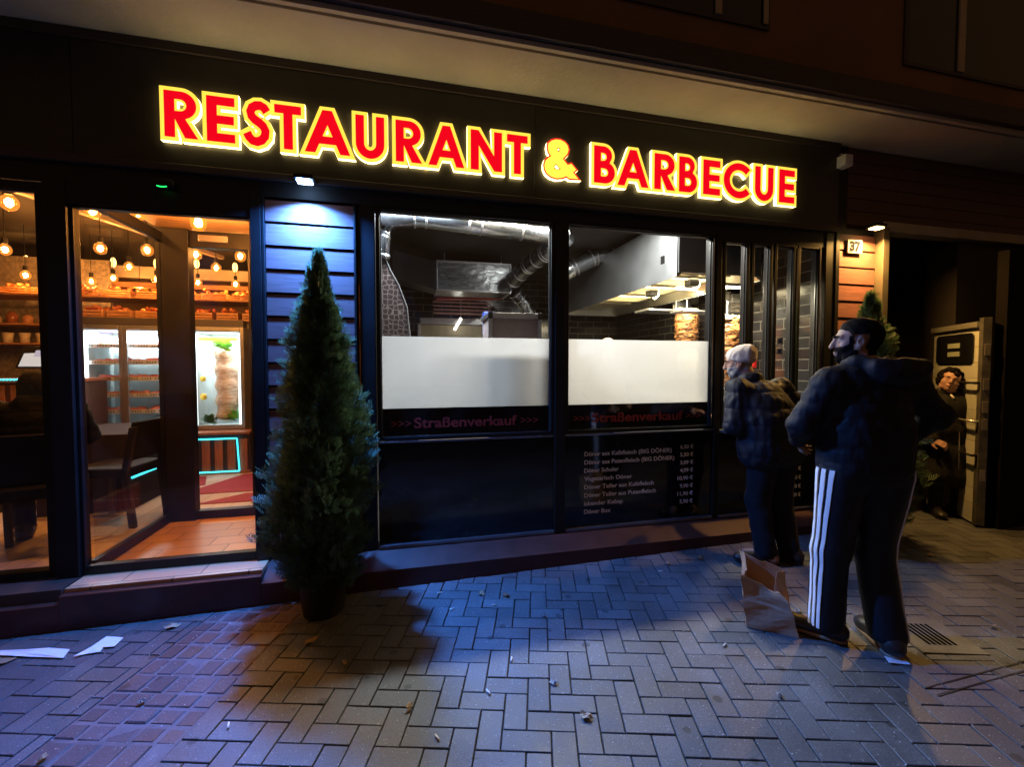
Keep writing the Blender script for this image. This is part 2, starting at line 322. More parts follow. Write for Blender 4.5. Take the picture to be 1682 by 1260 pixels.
# cut-free wall: windows are set proud as reveals
m.build("upper_wall", UPW, bld)
m = MB(); m.box(-8, 14, -.50, .3, 3.50, 3.53); m.box(-8, 14, -.555, -.525, 3.50, 3.53)
m.build("soffit", SOFF, bld)
m = MB(); m.box(-8, 14, -.60, -.532, 3.532, 3.60); m.box(-8, 14, -.585, -.532, 3.60, 3.69); m.build("fascia", DKTRIM, bld, .006)
WFR = pm("upper_window_frame", (.45, .36, .24), .6)
for (x0, x1, zs, muls, ww) in ((-.4, 2.56, 3.945, (.9, 2.13), .05), (3.83, 5.6, 3.91, (4.43,), .07)):
    f = MB(); yf = -.545
    f.box(x0, x1, yf, -.531, zs-.03, zs+.0); f.box(x0, x0+.05, yf, -.531, zs, zs+1.4)
    f.box(x1-.05, x1, yf, -.531, zs, zs+1.4); f.box(x0, x1, yf, -.531, zs+1.4, zs+1.45)
    wn = f.build("window", DKTRIM, bld, .003)
    p = MB(); p.box(x0+.05, x1-.05, -.540, -.5305, zs+.001, zs+1.4); p.build("pane", BLACKG, wn)
    mu = MB(); [mu.box(q-ww/2, q+ww/2, -.556, -.541, zs+.001, zs+1.4) for q in muls]
    if x0 < 0: mu.box(2.50, 2.54, -.556, -.546, zs+.001, zs+1.4)
    mu.build("mullion", WFR, wn, .003)
# plinth
m = MB()
x0, x1 = -8, 3.93
def plz(x): return .115
m.add([(x0, -.23, -.3), (x1, -.23, -.3), (x1, -.23, .128), (x0, -.23, .128), (x0, -.205, .136), (x1, -.205, .136), (x0, -.02, .20), (x1, -.02, .20), (x1, -.02, -.3)],
      [(0, 1, 2, 3), (3, 2, 5, 4), (4, 5, 7, 6), (1, 8, 7, 5, 2)])
pl = m.build("plinth", MAROON, bld)
m = MB(); m.box(3.93, 5.0, -.05, .2, -.2, .2); m.build("plinth_end", MAROON, bld)
# door step with tiles (over plinth)
TILEF = brickmat("orange_floor_tile", (.52, .29, .15), (.20, .13, .08), .42, .16, 'XY', .35, .03, .33)
m = MB(); m.box(-1.95, -.895, -.232, -.03, .0, .178); st = m.build("step", MAROON, bld, .004)
MB().box(-1.945, -.90, -.190, -.031, .1785, .203).build("step_tile", TILEF, bld, .002)
MB().box(-8, -1.955, -.20, -.03, .05, .206).build("sill_band", DKTRIM, bld)
# dark header behind sign and over shopfront, roof slab, passage
m = MB(); m.box(-8, 3.93, -.03, .12, 2.62, 3.5); m.build("header", BLACKW, bld)
m = MB(); m.box(-8, -.899, -.045, -.031, 2.596, 2.712); m.box(-2.07, -.972, -.044, -.031, 2.475, 2.5955); m.build("door_header", BLACKM, bld)
SIDING = woodmat("siding_boards", (.25, .10, .085), 'X', .6, .12, .35)
def siding(x0, x1, zt, zb, name, parent, y=-.03, pitch=.1545, gap=.014):
    m = MB(); z = zt
    while z > zb:
        z1 = max(zb, z-pitch+gap)
        m.prism([(x0, y, z), (x0, y-.006, z1), (x0, y+.02, z1), (x0, y+.02, z)], (x1-x0, 0, 0)); z -= pitch
    return m.build(name, SIDING, parent, .002)
siding(-.885, -.335, 2.60, .21, "siding", bld)
o = siding(3.845, 4.275, 2.715, .2, "siding", bld); o['label'] = "narrow bay of siding boards glowing orange under the wall lamp"
for q in ((-.90, -.32, -.008, .12, .2, 2.62), (3.81, 4.33, -.008, .25, .2, 2.78)): MB().box(*q).build("siding_backing", BLACKW, bld)
for q in ((-.905, -.887, -.05, -.01, .2, 2.62), (-.333, -.318, -.05, -.01, .2, 2.62), (3.80, 3.843, -.05, -.01, .2, 2.75)): MB().box(*q).build("trim", BLACKM, bld, .003)
# right: dark siding above, profile, lintel, passage
m = MB(); z = 3.49
while z > 2.85: m.box(3.935, 14, -.03, .1, z-.105, z); m.box(3.935, 14, -.02, .1, z-.112, z-.105); z -= .112
m.build("dark_siding", pm("dark_red_boards", (.10, .045, .03), .6), bld)
m = MB(); m.box(4.285, 4.36, -.10, .02, gz(4.3), 2.79); m.build("corner_profile", pm("profile_metal", (.13, .11, .08), .55, .2), bld, .006)
m = MB(); m.box(4.365, 14, -.05, .08, 2.77, 2.86); m.build("lintel", pm("lintel_render", (.42, .36, .28), .85), bld, .004)
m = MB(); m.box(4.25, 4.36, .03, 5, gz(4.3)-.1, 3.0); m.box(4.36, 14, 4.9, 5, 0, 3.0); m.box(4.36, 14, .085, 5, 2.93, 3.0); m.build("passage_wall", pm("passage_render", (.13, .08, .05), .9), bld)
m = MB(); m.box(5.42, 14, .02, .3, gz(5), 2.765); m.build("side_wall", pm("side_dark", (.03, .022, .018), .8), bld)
m = MB(); m.box(4.995, 9, -.60, -.52, gz(5), 2.50)
tag(recenter(m.build("passage_dark_panel", pm("passage_shade", (.005, .0035, .003), .8, 0, .3, 3, .3, 30, .1), None, .004)), "big plain panel coloured near-black for passage shade, right of the cream door", "gate")  # coloured near-black and raised so it reads as the dark passage
m = MB(); m.box(4.365, 5.42, 1.5, 1.6, 2.05, 2.93); m.build("passage_beam", pm("passage_beam_m", (.16, .10, .06), .9), bld)
# security box on soffit corner
m = MB(); p = at(1388, 265, -.10); m.box(p.x-.045, p.x+.045, -.14, -.04, p.z-.05, p.z+.05)
t = thing("junction_box", "small white plastic box fixed at the top right end of the sign", "junction box", (p.x, -.09, p.z-.05)); m.build("housing", WHITEP, t, .008)
k = MB(); k.tube([(p.x, -.085, p.z+.05), (p.x, -.07, p.z+.08), (p.x, -.03, p.z+.085)], .006, 8); k.build("cable", WHITEP, t)

# ------------------------------------------------------------------ shopfront glazing (parts of the building)
def window(x0, x1, z0, z1, fr=.03, glass=True, y0=-.03, y1=.045, film=None, strip=None, lab=None):
    f = MB(); f.box(x0-fr, x0, y0, y1, z0-fr, z1+fr); f.box(x1, x1+fr, y0, y1, z0-fr, z1+fr)
    f.box(x0, x1, y0, y1, z0-fr, z0); f.box(x0, x1, y0, y1, z1, z1+fr)
    wn = f.build("window", BLACKM, bld, .004)
    if lab: wn['label'] = lab
    if glass: g = MB(); g.box(x0, x1, 0, .008, z0, z1); g.build("glass", GLASS, wn)
    b = MB()
    for (a, c, d, e) in ((x0, x0+.008, z0, z1), (x1-.008, x1, z0, z1), (x0+.008, x1-.008, z1-.008, z1)): b.box(a, c, -.008, -.001, d, e)
    b.build("glazing_bead", pm("grey_seal", (.12, .12, .12), .3, .5), wn)
    return wn
# kitchen windows: upper glazing 1.0-2.6, lower black panel .23-.97
for q in ((-.30, -.198, -.04, .10, .2, 2.62), (1.125, 1.21, -.045, .10, .2, 2.62), (2.555, 2.61, -.04, .10, .2, 2.62), (3.70, 3.80, -.04, .10, .2, 2.75)): MB().box(*q).build("post", BLACKM, bld, .004)
w1 = window(-.165, 1.095, 1.0, 2.60, .028, lab="wide kitchen window with white frosted band and dark red lettering, left one")
w2 = window(1.24, 2.525, 1.0, 2.60, .028, lab="wide kitchen window showing the steel hood")
REDD = pm("dark_red_lettering", (.34, .035, .03), .5, 0, .1)
STRIP = pm("smoked_strip", (.010, .007, .007), .10, 0, .2, 3, .02)
for wn, x0, x1, tx in ((w1, -.165, 1.095, (-.10, 1.0)), (w2, 1.24, 2.525, (1.295, 2.45))):
    f = MB(); f.box(x0, x1, .0095, .0125, 1.20, 1.72); f.build("frosted_film", FILM, wn)
    f = MB(); f.box(x0, x1, .0095, .0125, 1.001, 1.20); f.build("smoked_strip", STRIP, wn)
    h = .072
    a = text("t", ">>>", tx[0], 1.062, -.003, h*.8, REDD, None, .14); b = text("t", "Straßenverkauf", tx[0]+.16, 1.058, -.003, h, REDD, None, tx[1]-tx[0]-.33, bold=.03); c = text("t", ">>>", tx[1]-.14, 1.062, -.003, h*.8, REDD, None, .14)
    join_meshes("lettering", [a, b, c], wn, REDD)
for x0, x1 in ((-.19, 1.12), (1.215, 2.55)):
    f = MB(); f.box(x0, x1, -.02, .03, .225, .955); pnl = f.build("panel", BLACKG, bld, .003)
    [MB().box(*q).build("edge_trim", pm("edge_trim_m", (.25, .25, .27), .25, .8), pnl, .002) for q in ((x0, x1, -.035, -.021, .955, .968), (x0, x1, -.045, -.0, .20, .2235))]
    if x0 > 1:
        MW = pm("menu_lettering", (.85, .82, .78), .6, 0, .05, bump=0)
        rows = [("Döner aus Kalbfleisch (BIG DÖNER)", .785, "6,50 €"), ("Döner aus Putenfleisch (BIG DÖNER)", .722, "5,50 €"), ("Döner Schuler", 0, "3,09 €"), ("Vegetarisch Döner", 0, "4,99 €"),
                ("Döner Teller aus Kalbfleisch", .62, "10,90 €"), ("Döner Teller aus Putenfleisch", .64, "9,90 €"), ("Iskender Kebap", 0, "11,90 €"), ("Döner Box", 0, "5,90 €")]
        ob = []
        for i, (a, wd, pr) in enumerate(rows):
            z = .790-i*.0665; L_ = text("t", a, 1.38, z, -.0215, .033, MW, None, None, bold=.02)
            xs = [v.co.x for v in L_.data.vertices]; mx = max(xs); tgt = {0: 2.165, 1: 2.19, 2: 1.68, 3: 1.80, 4: 2.0, 5: 2.02, 6: 1.72, 7: 1.61}[i]
            for v in L_.data.vertices: v.co.x = 1.38+(v.co.x-1.38)*(tgt-1.38)/(mx-1.38)
            P_ = text("t", pr, 0, z+.022, -.0215, .031, MW, None, .125 if len(pr) < 7 else .148, bold=.02); mp = max(v.co.x for v in P_.data.vertices)
            for v in P_.data.vertices: v.co.x += 2.372-mp
            ob += [L_, P_]
        join_meshes("menu_lettering", ob, pnl, MW)
# serving bay: narrow panes 2.64..3.64
MB().box(2.61, 3.70, -.03, .06, 2.58, 2.62).build("bay_header", BLACKM, bld, .003); MB().box(2.61, 3.70, -.02, .04, .2, .225).build("bay_sill", BLACKM, bld, .003)
for (x0, x1, g, lab) in ((2.66, 2.865, 0, "narrow open serving pane beside the wide window"), (2.945, 3.105, 0, "narrow sliding pane behind the leaning man"), (3.185, 3.36, 1, "narrow glazed pane with two small blue stickers"), (3.435, 3.63, 1, "rightmost narrow pane showing black tiles")):
    wn = window(x0, x1, .97, 2.56, .03, bool(g), lab=lab)
f = MB(); f.box(2.615, 3.70, -.02, .03, .225, .93); pnl = f.build("panel", BLACKG, bld, .003); pnl['label'] = "black gloss panel below the serving hatch with a few prices"
g = MB(); g.box(2.615, 3.70, -.05, -.0205, .20, .2235); g.build("edge_trim", MATS["edge_trim_m"], pnl, .002)
f = MB(); f.box(2.62, 3.40, -.10, .28, .935, .965); f.build("serving_shelf", STEEL, bld, .005)
ob = []
for i, s in enumerate((",00 €", "2,50 €", "1,50 €", "2,50 €")):
    ob.append(text("t", s, 3.385, .56-i*.08, -.0215, .034, MATS["menu_lettering"], None, .115))
join_meshes("menu_lettering", ob, pnl, MATS["menu_lettering"])
# bright reflecting edges of the sliding profiles
for q in ((3.395, 3.402, -.034, -.0305, .97, 2.55), (3.640, 3.648, -.034, -.0305, .97, 2.57), (2.530, 2.537, -.034, -.0305, 1.0, 2.58)): MB().box(*q).build("chrome_edge", pm("chrome", (.8, .8, .8), .12, 1, .02, bump=0), bld)
# left window and entrance
wl = window(-4.6, -2.12, .26, 2.545, .05, lab="large restaurant window left of the entrance")
for q in ((-2.07, -1.955, -.05, .06, .2, 2.62), (-.972, -.906, -.05, .06, .2, 2.62)): MB().box(*q).build("door_post", BLACKM, bld, .004)
de = thing("entrance_door", "tall black framed glass entrance door left of the blue lit siding", "door", (-1.45, 0, .2))
f = MB(); f.box(-1.955, -1.935, -.025, .03, .203, 2.52); f.box(-.985, -.972, -.025, .03, .203, 2.52); f.box(-1.935, -.985, -.025, .03, .205, .262); f.box(-1.935, -.985, -.025, .03, 2.465, 2.52); f.build("frame", BLACKM, de, .003)
f = MB(); f.box(-1.935, -.985, 0, .008, .262, 2.465); f.build("glass", GLASS, de)
# vestibule
vs = thing("vestibule", "black framed glass entrance lobby inside the front door", "vestibule", (-1.4, .5, .2))
f = MB(); f.box(-1.95, -1.91, .03, .93, .2, .275); f.box(-1.95, -1.91, .03, .93, 2.52, 2.60); f.box(-1.965, -1.73, .93, 1.03, .2, 2.7); f.box(-1.73, -.9, .96, 1.03, 2.50, 2.635); f.box(-1.74, -.75, .96, 1.03, .2, .275); f.box(-1.3, -1.22, .96, 1.03, .275, 2.52)
f.build("frame", BLACKM, vs, .004)
f = MB(); f.box(-1.934, -1.926, .055, .93, .275, 2.52); f.box(-1.74, -1.3, .99, .998, .275, 2.52); f.build("glass", GLASSI, vs)
f = MB(); f.box(-1.95, -.9, .03, 1.03, 2.64, 2.67); f.build("ceiling_board", woodmat("vestibule_ceiling", (.75, .45, .22), 'X', .5), vs)
f = MB(); f.box(-.9, -.86, .03, 4.2, .2, 3.2); f.build("side_board", BLACKW, vs)
f = MB(); f.box(-1.66, -1.44, .94, .959, 2.545, 2.60); f.build("closer_plate", ALU, vs, .003)
f = MB(); f.tube([(-.95, .5, 2.6), (-.955, .5, 1.5), (-.95, .5, .3)], .008, 6); [f.ell((-.95+random.uniform(-.02, .02), .5+random.uniform(-.02, .02), .4+i*.011), (.009, .009, .006), 5, 4) for i in range(190)]
tag(recenter(f.build("bead_string", ALU, None, 0, True)), "sparkling silver bead garland hanging at the right side of the entrance", "garland")
f = MB(); f.quad((-1.95, -.03, .2035), (-.905, -.03, .2035), (-.905, .98, .2035), (-1.95, .98, .2035)); f.build("vestibule_floor", TILEF, vs)
# door sensor
t = thing("door_sensor", "small black door sensor with a green light above the entrance", "sensor", (-1.439, -.07, 2.60))
f = MB(); f.box(-1.50, -1.38, -.09, -.045, 2.605, 2.66); f.build("housing", BLACKM, t, .015)
f = MB(); f.tube([(-1.467+.0048*i, -.085-.006*math.sin(i/11*math.pi), 2.612-.006*math.sin(i/11*math.pi)) for i in range(12)], .0032, 6); f.build("status_light", em("green_led", (.02, 1, .15), 2), t)

# ------------------------------------------------------------------ illuminated sign
def arc(cx, cy, r, a0, a1, n=14, ry=None):
    ry = ry or r; return [(cx+r*math.cos(R(a0+(a1-a0)*i/n)), cy+ry*math.sin(R(a0+(a1-a0)*i/n))) for i in range(n+1)]
def stroke(pts, w):
    L_, R_ = [], []
    for i, p in enumerate(pts):
        a = pts[max(i-1, 0)]; b = pts[min(i+1, len(pts)-1)]; t = Vector((b[0]-a[0], b[1]-a[1])).normalized(); n = Vector((-t.y, t.x))*w/2
        L_.append((p[0]+n.x, p[1]+n.y)); R_.append((p[0]-n.x, p[1]-n.y))
    return R_+L_[::-1]
W = .205
G = {}
G['E'] = ([(0, 0), (.56, 0), (.56, .19), (W, .19), (W, .40), (.54, .40), (.54, .585), (W, .585), (W, .81), (.56, .81), (.56, 1), (0, 1)], [])
G['T'] = ([(.20, 0), (.405, 0), (.405, .81), (.60, .81), (.60, 1), (0, 1), (0, .81), (.20, .81)], [])
G['A'] = ([(0, 0), (.215, 0), (.30, .215), (.65, .215), (.735, 0), (.95, 0), (.575, 1), (.375, 1)], [[(.37, .39), (.475, .66), (.58, .39)]])
G['N'] = ([(0, 0), (W, 0), (W, .62), (.60, 0), (.80, 0), (.80, 1), (.595, 1), (.595, .385), (.20, 1), (0, 1)], [])
G['R'] = ([(0, 0), (W, 0), (W, .40), (.40, 0), (.66, 0), (.41, .415)]+arc(.34, .705, .295, -70, 90, 14)+[(0, 1)], [[(W, .57)]+arc(.31, .70, .13, -90, 90, 10)+[(W, .83)]])
G['B'] = ([(0, 0)]+arc(.33, .295, .295, -90, 62, 12)+arc(.29, .755, .245, -35, 90, 10)+[(0, 1)], [[(W, .185)]+arc(.31, .295, .112, -90, 90, 10)+[(W, .407)], [(W, .60)]+arc(.27, .715, .108, -90, 90, 10)+[(W, .823)]])
G['U'] = ([(0, 1), (0, .36)]+arc(.35, .345, .35, 180, 360, 20, .36)[1:-1]+[(.70, .36), (.70, 1), (.495, 1), (.495, .36)]+arc(.35, .345, .145, 0, -180, 14, .165)[1:-1]+[(.205, .36), (.205, 1)], [])
G['C'] = (stroke(arc(.52, .5, .415, 42, 318, 30), W), [])
G['S'] = (stroke([(.56, .79), (.50, .875), (.41, .915), (.31, .905), (.215, .85), (.175, .76), (.20, .66), (.28, .585), (.38, .53), (.47, .46), (.525, .36), (.51, .235), (.43, .14), (.32, .095), (.21, .115), (.13, .19), (.085, .28)], W*.98), [])
amp = [(330, 560), (395, 560), (350, 480), (335, 390), (345, 320), (400, 265), (470, 240), (550, 245), (620, 280), (670, 340), (690, 420), (670, 500), (590, 600), (675, 715), (740, 690), (825, 800), (770, 850), (860, 975), (710, 968), (660, 925), (580, 960), (480, 970), (390, 940), (320, 880), (285, 800), (278, 720), (300, 640), (345, 590)]
amp = amp[1:]
def ampn(p): return ((p[0]-278)/740*1.02, (970-p[1])/735+(p[0]-278)*.00012)
G['&'] = ([ampn(p) for p in amp], [[ampn(p) for p in ((515, 385), (490, 410), (492, 440), (515, 475), (545, 435), (545, 400))], [ampn(p) for p in ((480, 695), (435, 745), (445, 790), (485, 815), (560, 800))]])
def area(l): return sum(l[i][0]*l[(i+1) % len(l)][1]-l[(i+1) % len(l)][0]*l[i][1] for i in range(len(l)))/2
def offset(l, d):
    if area(l) < 0: l = l[::-1]
    out = []; n = len(l)
    for i in range(n):
        a, p, b = Vector(l[i-1]), Vector(l[i]), Vector(l[(i+1) % n]); e1 = (p-a); e2 = (b-p)
        if e1.length < 1e-6 or e2.length < 1e-6: continue
        e1.normalize(); e2.normalize(); n1 = Vector((e1.y, -e1.x)); n2 = Vector((e2.y, -e2.x)); mm = n1+n2
        if mm.length < .3: mm = n1
        mm.normalize(); k = d/max(.45, mm.dot(n1)); out.append((p.x+mm.x*k, p.y+mm.y*k))
    return out
SIDEM = em("sign_letter_side", (1, .78, .30), 5.2); RIM = em("sign_letter_rim", (1, .72, .07), 1.05); REDF = em("sign_letter_red", (.85, .0, .010), .9); AMPY = em("sign_amp_yellow", (1, .80, .07), 1.1); AMPR = em("sign_amp_red", (.9, .02, .02), .9)
def plate(mb, outer, holes, y0, y1, tf):
    loops = [outer]+holes; flat = [Vector((p[0], p[1], 0)) for l in loops for p in l]
    tris = tessellate_polygon([[Vector((p[0], p[1], 0)) for p in l] for l in loops]); n = len(flat)
    F = [tf(p) for p in flat]; o = len(mb.v)
    mb.cur = 0; mb.add([(x, y1, z) for x, z in F], tris)
    mb.cur = 1; i0 = 0; mb.add([(x, y0, z) for x, z in F]+[(x, y1, z) for x, z in F], [])
    b = len(mb.v)-2*n
    for l in loops:
        k = len(l)
        for i in range(k): mb.f.append((b+i0+i, b+i0+(i+1) % k, b+n+i0+(i+1) % k, b+n+i0+i)); mb.mi.append(1)
        i0 += k
    mb.cur = 0
sg = thing("restaurant_sign", "long dark sign board with glowing red and yellow RESTAURANT & BARBECUE letters", "sign", (.9, -.05, 2.76))
f = MB(); xs = [-8, -1.9, .955, 3.80]
for a, b in zip(xs, xs[1:]): f.box(a+.0015, b-.0015, -.06, -.031, 2.765, 3.44)
f.build("board", SIGNP, sg, .002)
f = MB(); f.box(-8, 3.80, -.075, -.031, 2.715, 2.762); f.box(-8, 3.80, -.072, -.031, 3.443, 3.498); f.build("board_trim", DKTRIM, sg, .004)
ls = [('R', -1.437, -1.211), ('E', -1.209, -1.006), ('S', -1.006, -.803), ('T', -.824, -.62), ('A', -.647, -.32), ('U', -.331, -.10), ('R', -.072, .150), ('A', .148, .444), ('N', .444, .718), ('T', .709, .910), ('&', 1.005, 1.296),
      ('B', 1.39, 1.61), ('A', 1.586, 1.899), ('R', 1.905, 2.137), ('B', 2.126, 2.338), ('E', 2.349, 2.555), ('C', 2.544, 2.845), ('U', 2.851, 3.081), ('E', 3.096, 3.302)]
ZB, ZT, RM = 2.912, 3.190, .023
for ch, xa, xb in ls:
    outer, holes = G[ch]; mnx = min(p[0] for p in outer); mxx = max(p[0] for p in outer)
    if area(outer) < 0: outer = outer[::-1]
    rm = RM if ch != '&' else .012
    sx = (xb-xa-2*rm)/(mxx-mnx); zb, zt = (ZB, ZT) if ch != '&' else (2.905, 3.19)
    tfm = lambda p: (xa+rm+(p[0]-mnx)*sx, zb+p[1]*(zt-zb))
    O = [tfm(p) for p in outer]; H = [[tfm(p) for p in h] for h in holes]; OO = offset(O, rm); HH = []
    for h in H:
        q = offset(h, -rm*.62)
        if abs(area(q)) > 6e-5 and abs(area(q)) < abs(area(h)): HH.append(q)
    mb = MB(); plate(mb, OO, HH, -.0605, -.092, lambda p: (p[0], p[1])); lt = mb.build("letter", [RIM if ch != '&' else AMPR, SIDEM], sg)
    mb = MB(); plate(mb, O, H, -.0918, -.0945, lambda p: (p[0], p[1])); lt2 = mb.build("letter_face", [REDF if ch != '&' else AMPY]*2, lt)

# ------------------------------------------------------------------ wall lamps
def walllamp(name, x, z, col, P, lab, ecol, es, y=-.13, tilt=0, spread=180):
    t = thing("wall_lamp", lab, "lamp", (x, -.05, z-.05))
    f = MB(); f.box(x-.06, x+.06, y-.05, min(-.06, y+.05), z, z+.03); f.tube([(x, -.06, z+.015), (x, y, z+.015)], .012, 8); f.build("housing", BLACKM, t, .006)
    f = MB(); f.box(x-.045, x+.045, y-.035, y+.035, z-.012, z-.001); f.build("diffuser", em(name+"_em", ecol, es), t, .004)
    light(name, 'AREA', (x, y, z-.020), P, col, .08, t, (R(-tilt), 0, 0), spread=R(spread))
    return t
walllamp("blue_lamp", -.62, 2.705, (.05, .25, 1.0), 240, "small wall lamp shining bright blue on the siding between door and window", (.35, .6, 1), 26, -.13, 30, 152)
walllamp("amber_lamp", 4.10, 2.745, (1, .52, .13), 46, "small wall lamp shining amber over the house number", (1, .62, .2), 22, -.17, 20, 170)
# house number plate
t = thing("house_number_plate", "square white plate with a dark 37 under the amber lamp", "house number", (4.01, -.04, 2.54))
f = MB(); f.box(3.925, 4.095, -.055, -.04, 2.54, 2.665); f.build("plate", pm("enamel_plate", (.5, .5, .48), .5), t, .006)
text("number", "37", 3.945, 2.565, -.057, .080, pm("number_ink", (.01, .012, .03), .8, spec=.1), t, .13, bold=.10)
# ------------------------------------------------------------------ interior shell
FZ = .2
o = MB().box(-8, -.9, .12, 6.4, .1, FZ).build("interior_floor", brickmat("pale_floor_planks", (.58, .46, .35), (.22, .15, .10), .9, .16, 'YX', .3, .02, .37)); struct(o)
o = MB().box(-.85, 3.9, .12, 4.6, .1, FZ).build("kitchen_floor", pm("kitchen_tiles", (.20, .19, .18), .3)); struct(o)
for nm, b in (("interior_ceiling", (-8, -.2, .12, 6.5, 3.22, 3.28)), ("kitchen_ceiling", (-.2, 4.3, .12, 4.6, 3.0, 3.06)), ("interior_back_wall", (-8, -.2, 6.4, 6.5, .2, 3.3)), ("interior_left_wall", (-8.1, -8, .1, 6.5, .2, 3.3))):
    o = MB().box(*b).build(nm, pm('dark_ceiling', (.016, .014, .014), .6) if 'ceiling' in nm else pm("brown_wall", (.22, .11, .06), .6)); struct(o)
o = MB().box(-.2, 4.3, 4.1, 4.2, .2, 3.0).build("kitchen_back_wall", TILEB); struct(o)
o = MB().box(3.75, 3.85, .13, 4.1, .2, 3.0).build("kitchen_side_wall", TILEK); struct(o)
o = MB().box(-.30, -.2, .13, 1.2, .2, 3.2).box(-.30, -.2, 3.0, 4.6, .2, 3.2).build("kitchen_partition", BLACKW); struct(o)
# back wall cream panels & doorway strip in kitchen
CRM = pm("cream_panel", (.62, .55, .40), .5)
t = thing("service_door", "cream coloured door and wall panel at the back of the kitchen", "door", (.7, 4.05, .2))
a, b = at(692, 530, 4.05), at(792, 556, 4.05)
f = MB(); f.box(.25, 1.45, 4.03, 4.09, .2, 2.19); f.build("leaf", CRM, t, .005)
f = MB(); f.box(.20, .25, 4.01, 4.09, .2, 2.30); f.box(1.45, 1.5, 4.01, 4.09, .2, 2.30); f.box(.20, 1.5, 4.01, 4.09, 2.20, 2.30); f.build("frame", ALU, t, .004)
# red / brown ceiling panel beyond (seen under box duct)
t = thing("ceiling_panel", "red ceiling panel with pale slats seen beyond the duct in the left kitchen window", "ceiling panel", (.8, 3.4, 2.6))
f = MB(); f.prism([(.45, 3.1, 2.47), (1.40, 3.1, 2.50), (1.40, 3.9, 2.60), (.45, 3.9, 2.56)], (0, 0, .03)); f.build("panel", pm("red_panel", (.42, .05, .04), .5), t)
f = MB(); [f.box(.45, 1.4, 3.95, 3.98, 2.36+i*.06, 2.385+i*.06) for i in range(4)]; f.build("slats", pm("pale_slats", (.6, .35, .30), .5), t)
# fluorescent tube
t = thing("tube_light", "short bright tube light hanging at the back of the kitchen", "lamp", tuple(at(752, 536, 3.9)))
p0, p1 = at(747, 541, 3.9), at(757, 524, 3.7)
f = MB(); f.tube([p0, p1], .02, 10); f.build("tube", em("tube_em", (1, .92, .75), 9), t, 0, True)
f = MB(); f.tube([p0+Vector((0, 0, .035)), p1+Vector((0, 0, .035))], .012, 8); f.tube([p1, p1+Vector((0, 0, .6))], .004, 6); f.build("holder", WHITEP, t)
# ducts
def duct(name, path, r, lab, rings=0.35, mat=None, n=20, ringm=None):
    path = [Vector(p) for p in path]; t = thing(name, lab, "duct", tuple(path[0]))
    f = MB(); f.tube(path, r, n); f.build("pipe", mat or GALV, t, 0, True)
    g = MB(); L_ = [(b-a).length for a, b in zip(path, path[1:])]
    for (a, b, l) in zip(path, path[1:], L_):
        k = max(1, int(l/rings))
        for i in range(k+1):
            c = a.lerp(b, (i+.15)/(k+.3)); d = (b-a).normalized()*.010; g.tube([c-d, c-d*.3, c+d*.3, c+d], [r*1.0, r*1.06, r*1.06, r*1.0], n, False)
    g.build("seam_rings", ringm or ALU, t, 0, True)
    return t
duct("ventilation_duct", [at(600, 352, .95)+Vector((0, 0, -.03)), at(690, 356, .95), at(780, 368, .95), at(930, 388, .95)], .095, "long shiny round duct running along the top of the left kitchen window")
duct("ventilation_duct", [at(640, 368, 1.0), at(631, 385, 1.0), at(630, 425, 1.0)], .055, "short vertical shiny duct in the top left corner of the left kitchen window", .2)
duct("ventilation_duct", [at(842, 462, 2.3), at(868, 436, 1.95), at(897, 415, 1.6), at(930, 388, 1.2)], .10, "slanting copper tinted duct with rings in the left kitchen window", .16)
duct("ventilation_duct", [at(905, 462, 2.1), at(940, 440, 2.1), at(975, 422, 2.05), at(1008, 414, 2.0), at(1040, 405, 1.95)], .115, "fat silver duct above the steel hood in the right kitchen window", .22)
duct("ventilation_duct", [at(846, 480, 3.0), at(862, 500, 3.1), at(876, 530, 3.1), at(880, 560, 3.1)], .10, "crinkled silver flexible duct dropping behind the white cabinet", .12)
p0, p1, p2, p3 = at(718, 428, 2.5), at(838, 437, 2.5), at(838, 481, 2.5), at(718, 476, 2.5)
t = thing("box_duct", "rectangular galvanised duct box hanging in the middle of the left kitchen window", "duct", tuple(p3))
f = MB(); f.box(p0.x, p1.x, 2.5, 3.0, p3.z, p0.z); f.build("box", GALV, t, .006)
f = MB(); f.box(p0.x-.012, p0.x, 2.49, 3.01, p3.z-.012, p0.z+.012); f.box(p1.x, p1.x+.012, 2.49, 3.01, p3.z-.012, p0.z+.012); f.box(p0.x, p1.x, 2.488, 2.499, p0.z-.015, p0.z+.01); f.box(p0.x, p1.x, 2.488, 2.499, p3.z-.01, p3.z+.015); f.build("flange", ALU, t, .002)
f = MB(); f.tube([(p1.x-.1, 2.6, p0.z), (p1.x-.1, 2.6, 3.0)], .006, 6); f.tube([(p0.x+.1, 2.6, p0.z), (p0.x+.1, 2.6, 3.0)], .006, 6); f.build("hanger", ALU, t)
t = thing("box_duct", "dark slanting duct section leading to the galvanised duct box", "duct", (0, 2.3, 2.4))
f = MB(); q = [at(645, 410, 1.9), at(718, 430, 2.5), at(718, 476, 2.5), at(645, 455, 1.9)]; f.prism(q, (0, .4, 0)); f.build("box", pm("dark_duct", (.05, .052, .055), .35, .7), t, .005)
